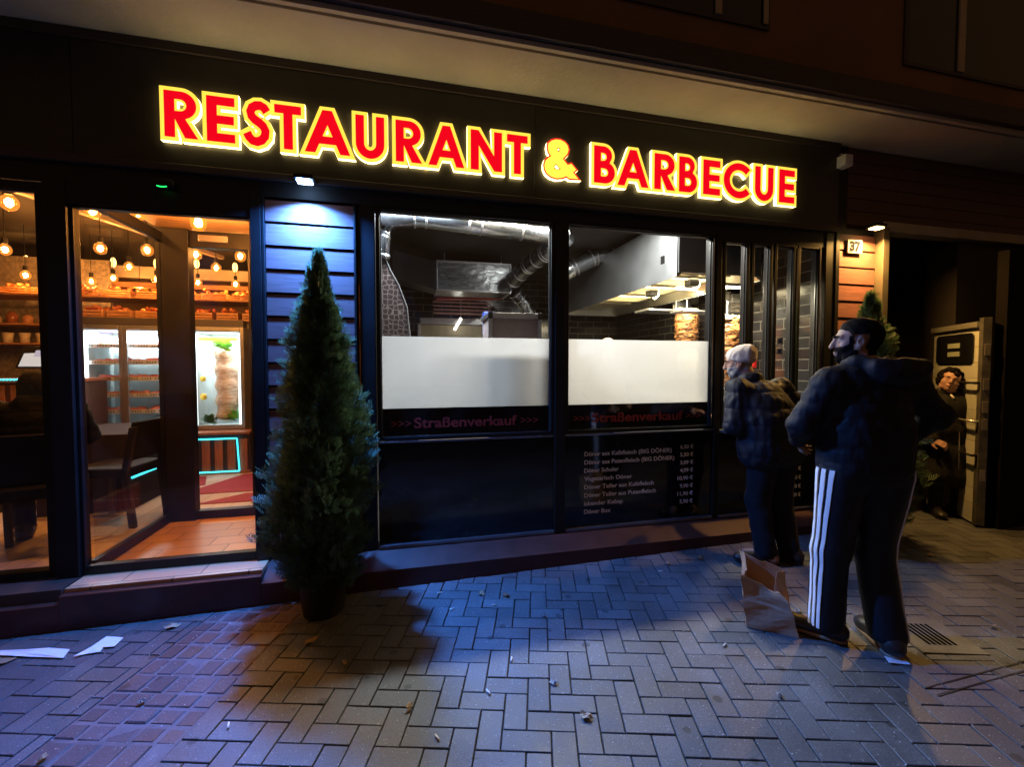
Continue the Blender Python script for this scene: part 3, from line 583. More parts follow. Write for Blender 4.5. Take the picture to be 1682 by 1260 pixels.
# hex mesh flared thing at left
def hexmat():
    m = bpy.data.materials.new("hex_mesh"); m.use_nodes = True; N, L, b = nodes_of(m); tc = N.new('ShaderNodeTexCoord'); v = N.new('ShaderNodeTexVoronoi'); v.feature = 'DISTANCE_TO_EDGE'; v.inputs['Scale'].default_value = 22; v.inputs['Randomness'].default_value = .45
    L.new(tc.outputs['Object'], v.inputs['Vector']); mr = N.new('ShaderNodeMapRange'); mr.inputs[1].default_value = .05; mr.inputs[2].default_value = .10; L.new(v.outputs['Distance'], mr.inputs[0])
    mx = N.new('ShaderNodeMixRGB'); mx.inputs[1].default_value = (.12, .09, .08, 1); mx.inputs[2].default_value = (.02, .011, .010, 1); L.new(mr.outputs[0], mx.inputs[0]); L.new(mx.outputs[0], b.inputs['Base Color']); b.inputs['Roughness'].default_value = .4; return m
q = [at(617, 418, 1.0), at(630, 418, 1.0), at(640, 442, 1.0), at(655, 470, 1.0), at(668, 505, 1.0), at(673, 552, 1.0), at(676, 620, 1.0), at(612, 620, 1.0)]
t = thing("grill_chimney", "dark flared chimney with a net like pattern at the left of the kitchen window", "chimney", tuple(q[-1]))
f = MB(); f.prism(q, (0, .35, 0)); f.build("flue", hexmat(), t, .004)
f = MB(); [f.tube([a+Vector((.004, -.003, 0)), b+Vector((.004, -.003, 0))], .005, 6) for a, b in zip(q[1:6], q[2:7])]; f.build("edge_rim", ALU, t)
# white cabinet
t = thing("display_cabinet", "pale aluminium framed cabinet standing close behind the left kitchen window", "cabinet", (.9, .4, .2))
x0, x1, zt, y0, y1 = at(803, 512, .22).x, at(890, 520, .22).x, at(850, 514, .22).z, .22, .62
f = MB(); f.box(x0+.02, x1-.02, y0+.02, y1, .25, zt-.02); f.build("body", pm("cabinet_panel", (.50, .40, .38), .5), t)
f = MB()
for (a, b, c, d, e, g) in ((x0, x0+.03, y0, y0+.03, .2, zt), (x1-.03, x1, y0, y0+.03, .2, zt), (x0+.03, x1-.03, y0, y0+.03, zt-.045, zt), (x0, x0+.03, y0+.03, y1, zt-.03, zt), (x1-.03, x1, y0+.03, y1, zt-.03, zt)): f.box(a, b, c, d, e, g)
f.build("frame", ALU, t, .003)
f = MB(); [f.box(a, a+.035, y0-.005, y0+.035, zt-.05, zt+.005) for a in (x0-.003, x1-.032)]; f.build("corner_cap", BLACKM, t, .003)
f = MB(); p = at(803, 515, 1.1); f.box(p.x-.05, p.x+.05, 1.1, 1.2, p.z-.2, p.z+.02); tag(recenter(f.build("blue_box", pm("blue_card", (.05, .10, .5), .5), None, .01)), "small dark blue box behind the top left corner of the pale cabinet", "box")
# hood
H = thing("extractor_hood", "big brushed steel extractor hood in the right kitchen window", "hood", (3.0, 2.0, 2.35))
f = MB(); hb = 2.35; xl, xr, ya, yb = 2.5, 3.42, .42, 3.5
f.prism([(xl, ya, hb), (xl, ya, 2.93), (xl-.012, ya, 2.93), (xl-.012, ya, hb)], (0, yb-ya, 0)); f.prism([(xr, ya, hb), (xr, ya, 2.93), (xr+.012, ya, 2.93), (xr+.012, ya, hb)], (0, yb-ya, 0)); f.box(xl, xr, ya-.012, ya, hb+.04, 2.93); f.box(xl, xr, yb, yb+.012, hb, 2.93); f.box(xl, xr, ya, yb, 2.90, 2.93)
hd = f.build("canopy", STEEL, H)
HS = pm("hood_inside", (.72, .66, .5), .3, .6, .1)
f = MB(); zc = 2.46; f.prism([(xl+.01, ya, hb+.01), (xl+.14, ya, zc), (xr-.14, ya, zc), (xr-.01, ya, hb+.01), (xr-.01, ya, hb+.015), (xr-.14, ya, zc+.01), (xl+.14, ya, zc+.01), (xl+.01, ya, hb+.015)], (0, yb-ya, 0)); f.build("lining", HS, H)
f = MB(); yy = ya+.2
while yy < yb-.3:
    k = int((yy-ya)/.5)
    if k % 2 == 0 or True: f.box(xl+.17, xr-.17, yy, yy+.022, zc-.035, zc-.003)
    yy += .045 if (yy*2) % 1.3 < .9 else .25
f.build("filter_bars", pm("filter_metal", (.6, .55, .42), .3, .9), H, .002)
f = MB(); f.box(xl-.003, xl-.015, .62, .69, 2.52, 2.60); f.build("switch", BLACKM, H, .003)
for i, (px, py) in enumerate(((1068, 481), (1133, 464))):
    p = at(px, py, 0); d = (p-CAM); tt = (2.41-CAM.z)/d.z; c = CAM+d*tt
    t = thing("spot_lamp", ("nearer" if i else "farther")+" of the two black spot lamps under the steel hood", "lamp", tuple(c), "spot lamps under the hood")
    f = MB(); f.box(c.x-.06, c.x+.06, c.y-.09, c.y+.02, c.z-.055, c.z+.03); f.build("housing", BLACKM, t, .015)
    f = MB(); f.tube([(c.x+.075, c.y, c.z-.03), (c.x+.09, c.y, c.z-.04)], .045, 14); f.build("lens", em("spot_em", (1, .85, .5), 25 if not i else 8), t)
light("hood_light", 'AREA', (2.96, 1.6, 2.44), 85, (1, .78, .44), .5, H, None, shape='RECTANGLE', size_y=1.6)
# strip lamps added out of view to light the kitchen and frosted film
for i, (x, y, P, c, lab) in enumerate(((.12, .80, 72, (.80, .90, 1), "unseen cool strip lamp added under the kitchen ceiling above the grill chimney"), (1.75, .80, 68, (1, .95, .86), "unseen strip lamp added under the kitchen ceiling left of the steel hood"), (.95, .78, 40, (1, .86, .65), "unseen warm strip lamp added above the middle of the left kitchen window"))):
    t = thing("added_strip_lamp", lab, "lamp", (x, y, 2.95))
    f = MB(); f.box(x-.32, x+.32, y-.05, y+.05, 2.955, 2.995); f.build("housing", WHITEP, t, .005)
    f = MB(); f.box(x-.30, x+.30, y-.035, y+.035, 2.94, 2.954); f.build("diffuser", em("strip_em%d" % i, c, 6), t, .004)
    light("added_strip_light", 'AREA', (x, y, 2.935), P, c, .6, t, None, shape='RECTANGLE', size_y=.08)
# serving corner: lamps added above the doner to lighten the meat
for i, (x, y, z, P) in enumerate(((3.12, .50, 2.30, 30), (3.25, 1.30, 2.42, 30))):
    t = thing("skewer_fill_lamp", ("nearer" if i == 0 else "farther")+" lamp added above the meat skewers to lighten them", "lamp", (x, y, z), "lamps added above the skewers")
    f = MB(); f.box(x-.16, x+.16, y-.03, y+.03, z, z+.03); f.build("housing", STEEL, t, .005)
    f = MB(); f.box(x-.15, x+.15, y-.022, y+.022, z-.014, z-.001); f.build("diffuser", em("skewer_fill_em", (1, .88, .6), 14), t, .003)
    light("skewer_fill_light", 'AREA', (x, y, z-.02), P, (1, .85, .58), .3, t, None, shape='RECTANGLE', size_y=.05)
# doner skewers
def meatmat(name, c1, c2, sc):
    m = bpy.data.materials.new(name); m.use_nodes = True; N, L, b = nodes_of(m); tc = N.new('ShaderNodeTexCoord'); mp = N.new('ShaderNodeMapping'); mp.inputs['Scale'].default_value = (1, 1, 2.6); L.new(tc.outputs['Object'], mp.inputs[0])
    n = N.new('ShaderNodeTexNoise'); n.inputs['Scale'].default_value = sc; n.inputs['Detail'].default_value = 6; n.inputs['Distortion'].default_value = 1.2; L.new(mp.outputs[0], n.inputs['Vector'])
    cr = N.new('ShaderNodeValToRGB'); cr.color_ramp.elements[0].position = .42; cr.color_ramp.elements[0].color = c1+(1,); cr.color_ramp.elements[1].position = .60; cr.color_ramp.elements[1].color = c2+(1,); L.new(n.outputs[0], cr.inputs[0]); L.new(cr.outputs[0], b.inputs['Base Color']); b.inputs['Roughness'].default_value = .35
    bp = N.new('ShaderNodeBump'); bp.inputs['Distance'].default_value = .012; bp.inputs['Strength'].default_value = .9; L.new(n.outputs[0], bp.inputs['Height']); L.new(bp.outputs[0], b.inputs['Normal']); return m
MEAT = meatmat("grilled_meat", (.05, .018, .008), (.62, .28, .10), 16)
def doner(x, y, z0, z1, r, lab):
    t = thing("meat_skewer", lab, "skewer", (x, y, z0), "doner skewers behind the serving hatch")
    f = MB(); n = 26; prof = []
    k = 30
    for i in range(k+1):
        u = i/k; rr = r*(.55+.45*min(1, u*2.2))*(1-.22*max(0, u-.85)/.15); prof.append((rr*(1+.06*math.sin(i*2.4)+random.uniform(-.03, .03)), (z1-z0)*u))
    f.lathe((x, y, z0), prof, n)
    vs = [Vector(v) for v in f.v]; f.v = [tuple((v.x+(v.x-x)*random.uniform(-.06, .06), v.y+(v.y-y)*random.uniform(-.06, .06), v.z)) for v in vs]
    f.build("meat", MEAT, t, 0, True)
    f = MB(); f.tube([(x, y, z0-.25), (x, y, z1+.18)], .009, 8); f.tube([(x, y, z0-.03), (x, y, z0)], [r*.8, r*.8], 20); f.build("spit", STEEL, t)
    f = MB(); 
    for i in range(16):
        a = random.uniform(0, 6.28); rr = r*random.uniform(.1, .85); f.ell((x+rr*math.cos(a), y+rr*math.sin(a), z1+.01), (.06, .05, .025), 7, 5, Matrix.Rotation(random.uniform(-.6, .6), 3, 'X'))
    f.build("fat_cap", pm("fat_cap", (.8, .68, .42), .4), t, 0, True)
    f = MB(); f.box(x-r*.2, x+r*1.3, y+r*1.25, y+r*1.4, z0-.2, z1+.2); f.build("grill_back", STEEL, t, .004)
    f = MB(); [f.box(x-r*.1, x+r*.8, y+r*1.2, y+r*1.24, z0+i*(z1-z0)/3+.03, z0+(i+1)*(z1-z0)/3-.03) for i in range(3)]; f.build("burner", em("burner_em", (1, .25, .05), 2.5), t)
doner(3.44, 1.6, 1.60, 2.20, .145, "farther doner meat skewer seen at the right edge of the kitchen window")
doner(3.30, .72, 1.30, 2.00, .150, "nearer tall doner meat skewer behind the leaning man's white cap")
f = MB(); f.box(2.75, 3.72, .35, 2.2, .2, 1.18); f.build("work_counter", STEEL, None, .01); o = bpy.data.objects["work_counter"]; tag(recenter(o), "steel work counter below the meat skewers", "counter")
# white plastic containers above the skewer
for i, (px, py, Y) in enumerate(((1120, 505, 1.9), (1150, 495, 1.8), (1190, 488, 1.0), (1212, 492, 1.0))):
    p = at(px, py, Y); f = MB(); f.box(p.x-.07, p.x+.07, Y, Y+.1, p.z-.03, p.z+.05); f.box(p.x-.08, p.x+.08, Y-.01, Y+.11, p.z+.05, p.z+.06)
    tag(recenter(f.build("food_tub", WHITEP, None, .006)), ["lower white tub left above the farther skewer", "white tub right above the farther skewer", "white tub left above the nearer skewer", "white tub right above the nearer skewer"][i], "tub", "white tubs above the skewers")
f = MB(); p = at(1119, 512, 2.0); f.box(3.0, 3.74, 1.75, 2.1, p.z-.03, p.z-.005); f.box(2.9, 3.74, .9, 1.15, 2.10, 2.115); tag(recenter(f.build("wall_shelf", STEEL, None, .003)), "thin steel shelf carrying white tubs above the skewers", "shelf")
# stickers in third pane, red fire extinguisher-like sign
for i, (px, py) in enumerate(((1281, 560), (1280, 577))):
    p = at(px, py, -.003); f = MB(); f.box(p.x-.04, p.x+.035, -.006, -.003, p.z-.03, p.z+.03)
    t = tag(recenter(f.build("window_sticker", pm("sticker_white", (.75, .8, .9), .4), None, .002)), ["upper of the two small blue and white window stickers", "lower of the two small blue and white window stickers"][i], "sticker", "stickers on the narrow pane")
    g = MB(); g.box(-.018, .018, -.0028, -.0016, .012, .048); g.build("sticker_print", pm("sticker_blue", (.03, .08, .5), .4)).parent = t
t = thing("fire_extinguisher", "red cylinder hanging between two frames above the leaning man's cap", "fire extinguisher", tuple(at(1240, 575, .5)))
p = at(1238, 580, .5); f = MB(); f.lathe((p.x, .5, p.z-.15), [(.0, 0), (.025, .0), (.028, .02), (.028, .17), (.018, .19), (.0, .2)], 16); f.build("tank", em("red_tank_glow", (.8, .03, .02), .35), t, 0, True)  # tank red carries a faint emission though it is no lamp
f = MB(); f.box(p.x-.012, p.x+.02, .49, .51, p.z+.05, p.z+.08); f.build("valve", BLACKM, t, .004)

# ------------------------------------------------------------------ restaurant room
ORW = woodmat("orange_wood", (.50, .24, .10), 'X', .45)
BRW = woodmat("brown_wood", (.30, .12, .055), 'Z', .45)
CY = em("cyan_led", (.05, .80, .95), 3.2)
def ledstrip(name, path, lab, parent=None, r=.011):
    f = MB(); path = [Vector(p) for p in path]
    for a, b in zip(path, path[1:]):
        n = max(2, int((b-a).length/.028)); f.tube([a, b], .005, 6)
        for i in range(n): f.ell(a.lerp(b, (i+.5)/n), (r, r*.7, r), 6, 4)
    o = f.build(name, CY, parent, 0, True)
    if lab: tag(recenter(o), lab, "led strip")
    return o
# beams / ceiling lines
def beam(p0, p1, w, h, mat, lab):
    p0, p1 = Vector(p0), Vector(p1); d = (p1-p0).normalized(); s = d.cross(Vector((0, 0, 1))).normalized()*w/2; f = MB()
    f.prism([p0-s, p0+s, p0+s+Vector((0, 0, h)), p0-s+Vector((0, 0, h))], p1-p0); tag(recenter(f.build("ceiling_beam", mat, None, .004)), lab, "beam")
beam((-4.4, 4.3, 2.80), (-1.0, 4.3, 2.80), .1, .16, pm("pale_duct", (.62, .5, .42), .4), "pale broad band across the restaurant behind the hanging bulbs")
beam((-8, 4.3, 2.72), (-4.45, 4.3, 2.78), .1, .16, MATS["pale_duct"], "pale broad band at the far left behind the hanging bulbs")
beam((-3.6, .6, 3.02), (-2.5, 3.8, 3.02), .07, .05, pm("track_metal", (.5, .4, .3), .4, .4), "thin track running away under the restaurant ceiling, left one")
beam((-2.6, .6, 3.02), (-1.8, 3.8, 3.02), .07, .05, MATS["track_metal"], "thin track running away under the restaurant ceiling, right one")
for z, lab in ((2.62, "upper orange lit wooden rail below the pale band"), (2.46, "lower orange lit wooden rail below the pale band")):
    f = MB(); f.box(-7, -.95, 4.0, 4.1, z, z+.07); tag(recenter(f.build("wood_rail", ORW, None, .005)), lab, "rail")
# shelf rack above fridges + crates
f = MB()
f.box(-7.5, -1.2, 3.25, 3.75, 2.36, 2.385); f.box(-7.5, -4.05, 3.45, 3.85, 2.02, 2.045); f.box(-7.5, -4.05, 3.45, 3.85, 1.78, 1.80)
o = f.build("bottle_shelf", ORW, None, .003); tag(recenter(o), "long wooden shelf across the restaurant loaded with crates", "shelf")
RED1 = islandmat("red_packets", (.50, .05, .02), (.75, .30, .10), .25)
def crate(x, y, z, w, h, lab, grp, seed):
    rr = random.Random(seed); t = thing("crate", lab, "crate", (x, y, z), grp)
    f = MB()
    for k in range(3): f.box(x-w/2, x+w/2, y-.13, y-.122, z+k*h/3+.004, z+(k+1)*h/3-.006)
    f.box(x-w/2, x+w/2, y+.122, y+.13, z, z+h); f.box(x-w/2, x-w/2+.01, y-.122, y+.122, z, z+h); f.box(x+w/2-.01, x+w/2, y-.122, y+.122, z, z+h); f.box(x-w/2, x+w/2, y-.12, y+.12, z, z+.01)
    f.build("box", ORW, t, .002)
    f = MB()
    for k in range(14): 
        f.ell((x+rr.uniform(-w/2+.03, w/2-.03), y+rr.uniform(-.1, .1), z+h+rr.uniform(-.02, .045)), (rr.uniform(.02, .04), rr.uniform(.02, .04), rr.uniform(.015, .03)), 7, 5, Matrix.Rotation(rr.uniform(0, 3), 3, 'Z'))
    f.build("contents", RED1, t, 0, True)
ords = ["first", "second", "third", "fourth", "fifth", "sixth", "seventh", "eighth", "ninth", "tenth", "eleventh", "twelfth", "thirteenth", "fourteenth"]
for i in range(7): crate(-3.75+i*.30, 3.35, 2.10, .25, .11, "small orange lit crate of red packets, %s from the left on the fridge tops" % ords[i], "crates on the fridge tops", i)
for i in range(10): crate(-4.6+i*.36, 3.45, 2.386, .30, .085, "low crate of red packets, %s from the left on the upper shelf" % ords[i], "crates on the upper shelf", 40+i)
for i in range(8):
    x = -5.1+i*.16; rr = random.Random(i); f = MB(); h = rr.uniform(.10, .15); f.lathe((x, 3.6, 2.046), [(0, 0), (.05, 0), (.055, h*.7), (.03, h*.9), (.03, h)], 12)
    tag(recenter(f.build("jar", pm("jar_%d" % (i % 3), [(.6, .3, .15), (.55, .42, .3), (.35, .12, .06)][i % 3], .2), None, 0, True)), "glass jar, %s from the left on the middle shelf behind the bar" % ords[i], "jar", "jars behind the bar")
for i in range(7):
    x = -5.0+i*.17; f = MB(); h = .13; f.lathe((x, 3.6, 1.80), [(0, 0), (.045, 0), (.045, h*.5), (.055, h), (.05, h)], 12)
    tag(recenter(f.build("glass_cup", pm("cup_m", (.7, .62, .5), .15), None, 0, True)), "drinking glass, %s from the left on the lower shelf behind the bar" % ords[i], "glass", "glasses behind the bar")
# pendant bulbs, extra ones added to brighten the restaurant
BG = em("bulb_glow", (1, .42, .09), 1.1)
FIL = em("bulb_filament", (1, .62, .22), 60)
BGL = glassmat("bulb_glass", (1, .80, .52), .8, .02, .0)
bn = BGL.node_tree; ee = bn.nodes.new('ShaderNodeEmission'); ee.inputs[0].default_value = (1, .30, .04, 1); ee.inputs[1].default_value = .55; lw_ = bn.nodes.new('ShaderNodeLayerWeight'); lw_.inputs[0].default_value = .35
mm_ = bn.nodes.new('ShaderNodeAddShader'); old = bn.nodes["Material Output"].inputs[0].links[0].from_socket; bn.links.new(old, mm_.inputs[0]); bn.links.new(ee.outputs[0], mm_.inputs[1]); bn.links.new(mm_.outputs[0], bn.nodes["Material Output"].inputs[0])
def bulb(p, lab, P=2.6):
    t = thing("pendant_bulb", lab, "bulb", (p.x, p.y, p.z), "bare bulbs hanging in the restaurant")
    f = MB(); f.ell((p.x, p.y, p.z), (.050, .050, .055), 18, 12); f.build("bulb_glass", BGL, t, 0, True)
    f = MB(); f.ell((p.x, p.y, p.z), (.016, .016, .030), 8, 8); f.build("filament", FIL, t, 0, True)
    f = MB(); f.tube([(p.x, p.y, p.z+.055), (p.x, p.y, p.z+.11)], .022, 10); f.tube([(p.x, p.y, p.z+.11), (p.x, p.y, 3.2)], .004, 6); f.build("socket_cord", BLACKM, t)
    if P: light("bulb_light", 'POINT', tuple(p), P*12, (1, .43, .12), .03, t)
bl = [(15, 333, 2.62, "top left corner of the left window", 3), (74, 404, 2.6, "beside the left door post", 3), (42, 452, 2.6, "lower left behind the bar window", 3), (165, 408, 2.6, "upper left inside the entrance glass", 3), (242, 411, 2.6, "right of the middle in the inner glass", 3),
      (186, 457, 2.6, "lower left above the red crates", 3), (257, 459, 2.6, "close to the dark inner post", 3), (227, 350, 2.66, "just under the door header", 2), (326, 366, 2.50, "standing in for a reflection under the orange lobby ceiling", 12), (322, 418, 2.6, "right after the dark inner post", 3), (395, 421, 2.6, "far right near the garland", 3),  # lobby ceiling reflection built as a bulb, stronger to brighten the lobby
      (325, 464, 2.6, "lower middle above the cone fridge", 3), (387, 467, 2.6, "lower right above the cone fridge", 3), (152, 347, 2.66, "top left corner of the entrance glass", 2), (100, 470, 2.6, "half hidden by the left post", 2),
      (212, 438, 2.62, "small and far in the middle of the inner glass", 2), (150, 462, 2.6, "far left of the inner glass above the crates", 2), (20, 470, 2.6, "far left above the bar jars", 2), (230, 478, 2.58, "low right in the inner glass above the crates", 2), (355, 440, 2.6, "small between the two right columns of bulbs", 2), (8, 410, 2.62, "left edge above the bar", 2)]
for px, py, z, lab, P in bl:
    d = at(px, py, 0)-CAM; tt = (z-CAM.z)/d.z; bulb(CAM+d*tt, "glowing bare bulb, "+lab, P)
# stretched amber glows across the band, built as emissive ellipsoids on stubs
for px, py, lab in ((43, 428, "on the pale band at the far left"), (186, 431, "on the pale band, left of the middle"), (257, 433, "on the pale band by the inner post"), (323, 433, "on the pale band right of the inner post"), (386, 439, "on the pale band at the right")):
    p = at(px, py, 4.1); t = thing("band_glow", "small stretched amber glow "+lab, "lamp", tuple(p), "amber glows on the pale band")
    f = MB(); f.ell(p, (.035, .03, .07), 10, 8); f.build("bulb", em("band_em", (1, .5, .12), 7), t, 0, True)
    f = MB(); f.tube([p+Vector((0, .03, 0)), p+Vector((0, .13, 0))], .015, 8); f.build("socket", BLACKM, t)
# fridges
WE = em("fridge_light_bar", (.9, 1, .98), 5); FWH = pm("fridge_white", (.78, .82, .82), .3); FIN = pm("fridge_inside", (.42, .45, .45), .35)
MEATR = islandmat("raw_meat", (.45, .06, .04), (.65, .22, .12), .3)
def fridge(x0, x1, ndoor, lab):
    y0, y1, z0, z1 = 2.98, 3.6, .72, 2.0
    t = thing("display_fridge", lab, "fridge", ((x0+x1)/2, 3.3, .2))
    f = MB(); f.box(x0, x1, y1-.03, y1, .2, 2.09); f.box(x0, x0+.04, y0, y1-.03, .2, 2.0); f.box(x1-.04, x1, y0, y1-.03, .2, 2.0); f.box(x0+.04, x1-.04, y0, y1-.03, z0-.05, z0); f.box(x0+.04, x1-.04, y0, y1-.03, z1-.06, z1); f.build("cabinet", FIN, t)
    f = MB(); f.box(x0, x1, y0-.03, y0+.1, 2.0, 2.09); f.build("top_panel", pm("fridge_top", (.06, .05, .05), .4), t, .004)
    w = (x1-x0)/ndoor; f = MB()
    for i in range(ndoor):
        a = x0+i*w; b = a+w
        for q in ((a, a+.045, z0, z1), (b-.045, b, z0, z1), (a+.045, b-.045, z0, z0+.05), (a+.045, b-.045, z1-.05, z1)): f.box(q[0]+.001, q[1]-.001, y0-.03, y0-.001, q[2], q[3])
    f.build("door_frame", ALU, t, .003)
    f = MB(); f.box(x0+.03, x1-.03, y0-.018, y0-.012, z0+.05, z1-.05); f.build("glass", GLASSI, t)
    f = MB()
    for q in ((x0+.06, x0+.085), (x1-.085, x1-.06)): f.box(q[0], q[1], y0+.02, y0+.045, z0+.05, z1-.08)
    f.box(x0+.1, x1-.1, y0+.03, y0+.06, z1-.075, z1-.062); f.build("light_bar", WE, t)
    light("fridge_light", 'AREA', ((x0+x1)/2, y0+.3, z1-.08), 60*ndoor, (.88, 1, .97), .5, t)
    return t
fr = fridge(-3.75, -2.80, 2, "two door display fridge with lit shelves and trays of red meat")
for i in range(5):
    z = .95+i*.2
    f = MB(); f.box(-3.70, -2.85, 3.05, 3.5, z, z+.008); sh = f.build("shelf", FWH, fr)
    f = MB(); f.box(-3.70, -2.85, 3.035, 3.045, z-.018, z+.028); f.build("price_rail", FWH, sh)
    f = MB()
    for k in range(16):
        x = -3.62+k*.05+random.uniform(-.01, .01)
        if random.random() < .8: f.ell((x, 3.15+random.uniform(-.05, .08), z+.025), (.035, .07, random.uniform(.02, .045)), 7, 5, Matrix.Rotation(random.uniform(0, 3), 3, 'Z'))
    f.build("meat_tray", MEATR, sh, 0, True)
    f = MB(); [f.box(-3.69+k*.028, -3.69+k*.028+.012, 3.031, 3.034, z-.004, z+.02) for k in range(29) if (k*7+i) % 5]; f.build("price_tag", pm("tag_grey", (.12, .13, .12), .5), sh)
fr2 = fridge(-2.62, -1.98, 1, "single door display fridge with a tall hanging meat cone and lettuce")
f = MB(); k = 26; prof = [(.10+.055*math.sin(i/k*3.0)+.012*math.sin(i*1.1), i/k*.93) for i in range(k+1)]; prof[0] = (.05, 0); prof[-1] = (.06, .93)
f.lathe((-2.30, 3.25, .80), prof, 26); f.v = [(v[0]+.05*math.sin((v[2]-.8)*3.4)+random.uniform(-.006, .006), v[1]+random.uniform(-.006, .006), v[2]) for v in f.v]; f.build("meat_cone", meatmat("raw_cone", (.52, .33, .22), (.80, .62, .44), 9), fr2, 0, True)
GRL = islandmat("lettuce_green", (.05, .22, .02), (.35, .62, .08), .4)
def leaves(f, c, R_, n, s):
    for i in range(n):
        a = random.uniform(0, 6.28); e = random.uniform(-.2, 1.3); d = Vector((math.cos(a)*math.cos(e), math.sin(a)*math.cos(e), math.sin(e))); p = Vector(c)+d*R_*random.uniform(.4, 1); u = d.cross(Vector((.3, .2, 1))).normalized()*s; v = (d+Vector((0, 0, .3))).normalized()*s
        f.add([p-u*.6, p-u+v*.6, p+v*1.3+d*.01, p+u+v*.6, p+u*.6], [(0, 1, 2, 3, 4)])
f = MB(); leaves(f, (-2.33, 3.2, 1.72), .13, 90, .045); leaves(f, (-2.13, 3.1, .80), .11, 90, .045); f.build("lettuce", GRL, fr2)
f = MB(); leaves(f, (-2.45, 3.1, .78), .10, 130, .022); f.build("parsley", islandmat("parsley_green", (.01, .06, .01), (.04, .16, .03), .5), fr2)
f = MB(); f.box(-2.53, -2.05, 3.06, 3.065, 1.83, 1.88); f.build("yellow_label", pm("yellow_label_m", (.75, .6, .08), .5), fr2)
f = MB(); f.ell((-2.50, 3.1, 1.35), (.035, .03, .04), 10, 8); f.ell((-2.50, 3.1, 1.12), (.04, .03, .045), 10, 8); f.build("pepper", pm("pepper_yellow", (.8, .55, .05), .3), fr2, 0, True)
# slatted wooden counters below the fridges with LED rectangle
def slatbase(x0, x1, lab):
    t = thing("slatted_counter", lab, "counter", ((x0+x1)/2, 2.85, .2)); f = MB(); f.box(x0, x1, 2.72, 2.97, .2, .68); f.build("carcass", pm("counter_dark", (.03, .02, .018), .5), t)
    f = MB(); x = x0+.04
    while x < x1-.06: f.box(x, x+.085, 2.70, 2.719, .24, .62); x += .135
    f.build("slats", BRW, t, .003); f = MB(); f.box(x0-.01, x1+.01, 2.69, 2.98, .681, .71); f.box(x0, x1, 2.69, 2.72, .2, .24); f.build("top_board", BRW, t, .003); return t
slatbase(-3.70, -2.62, "slatted brown counter base below the two door fridge")
t = slatbase(-2.55, -1.86, "slatted brown counter with a cyan light outline below the cone fridge")
ledstrip("light_outline", [(-2.50, 2.68, .635), (-1.99, 2.68, .635), (-1.97, 2.68, .235), (-2.50, 2.68, .235)], None, t)
# side counter with LED (receding) behind the far chair
f = MB(); f.box(-3.1, -2.42, 1.35, 2.3, .2, .90); t = thing("side_counter", "dark low counter outlined by cyan lights behind the restaurant chair", "counter", (-2.8, 1.8, .2)); f.build("carcass", pm("dark_wood", (.03, .02, .016), .85, spec=.1), t, .004)
ledstrip("light_outline", [(-2.405, 1.37, .50), (-2.405, 1.95, .50), (-2.405, 1.95, .92)], None, t); ledstrip("light_outline", [(-2.405, 2.02, .52), (-2.405, 2.5, .52)], None, t)
# back room dark wall pieces to right (behind cone fridge)
o = MB().box(-1.96, -.95, 3.4, 3.45, .2, 2.4).build("partition_wall", pm("dark_partition", (.03, .018, .014), .35)); struct(o)
# rugs
RUG = pm("red_rug", (.30, .022, .03), .9, 0, .25, 30, .5, 200)
for pts, lab in (([(-3.3, 1.55), (-2.9, 1.62), (-2.15, 2.2), (-2.3, 2.62), (-3.4, 2.60)], "red carpet piece left of the inner post"), ([(-2.25, 1.80), (-1.0, 1.82), (-1.0, 2.62), (-1.9, 2.62)], "red carpet piece in front of the cone fridge"), ([(-1.95, 1.42), (-.95, 1.42), (-.95, 1.72), (-1.6, 1.72)], "narrow red carpet piece close to the inner door")):
    f = MB(); f.prism([(x, y, .201) for x, y in pts], (0, 0, .006)); tag(recenter(f.build("rug", RUG)), lab, "rug")
f = MB(); 
tag(recenter(f.prism([(-2.42, .62, .2065), (-2.32, .70, .2065), (-2.2, .72, .212), (-2.18, .69, .208), (-2.3, .60, .2065)], (0, 0, .002)).build("paper_napkin", pm("napkin_brown", (.5, .38, .26), .8))), "crumpled brown napkin on the pale restaurant floor", "napkin")
# bar at left
t = thing("bar_counter", "bar with a cyan lit ledge and a red and white front at the left edge", "bar", (-4.3, 2.5, .2))
f = MB(); f.box(-7, -3.42, 2.25, 2.9, .2, 1.34); f.build("carcass", pm("bar_dark", (.06, .025, .018), .5), t)
f = MB(); f.box(-7, -3.40, 2.2, 2.95, 1.341, 1.38); f.build("top", pm("bar_top", (.25, .09, .05), .25), t, .004)
ledstrip("light_line", [(-5.2, 2.19, 1.375), (-3.45, 2.19, 1.375)], None, t)
f = MB(); x = -5.2
while x < -3.5: f.box(x, x+.14, 2.235, 2.249, 1.12, 1.32); x += .19
f.build("front_slats", BRW, t, .003)
f = MB()
for i in range(8):
    x = -5.2+i*.22; 
    for k in range(3): f.tube([(x, 2.24, .92+k*.065), (x+.06, 2.24, .92+k*.065)], .018, 8)
f.build("front_white_bars", em("white_bar_glow", (.9, .75, .85), 1.6), t)  # white bars of the front pattern, given a glow of their own
f = MB(); 
for i in range(6): x = -5.1+i*.28; f.prism([(x, 2.243, .88), (x+.14, 2.243, .88), (x+.05, 2.243, 1.08)], (0, -.01, 0))
f.build("front_triangles", pm("triangle_red", (.55, .16, .08), .5), t)
t = thing("order_screen", "tilted touch screen glowing pale grey on the bar", "screen", (-3.62, 2.3, 1.4))
a, b, c, d = at(44, 572, 2.3), at(92, 572, 2.3), at(94, 602, 2.22), at(30, 602, 2.22)
f = MB(); f.prism([d+Vector((-.03, 0, -.02)), c+Vector((.03, 0, -.02)), b+Vector((.03, 0, .02)), a+Vector((-.03, 0, .02))], (0, .03, 0)); f.build("housing", BLACKM, t, .004)
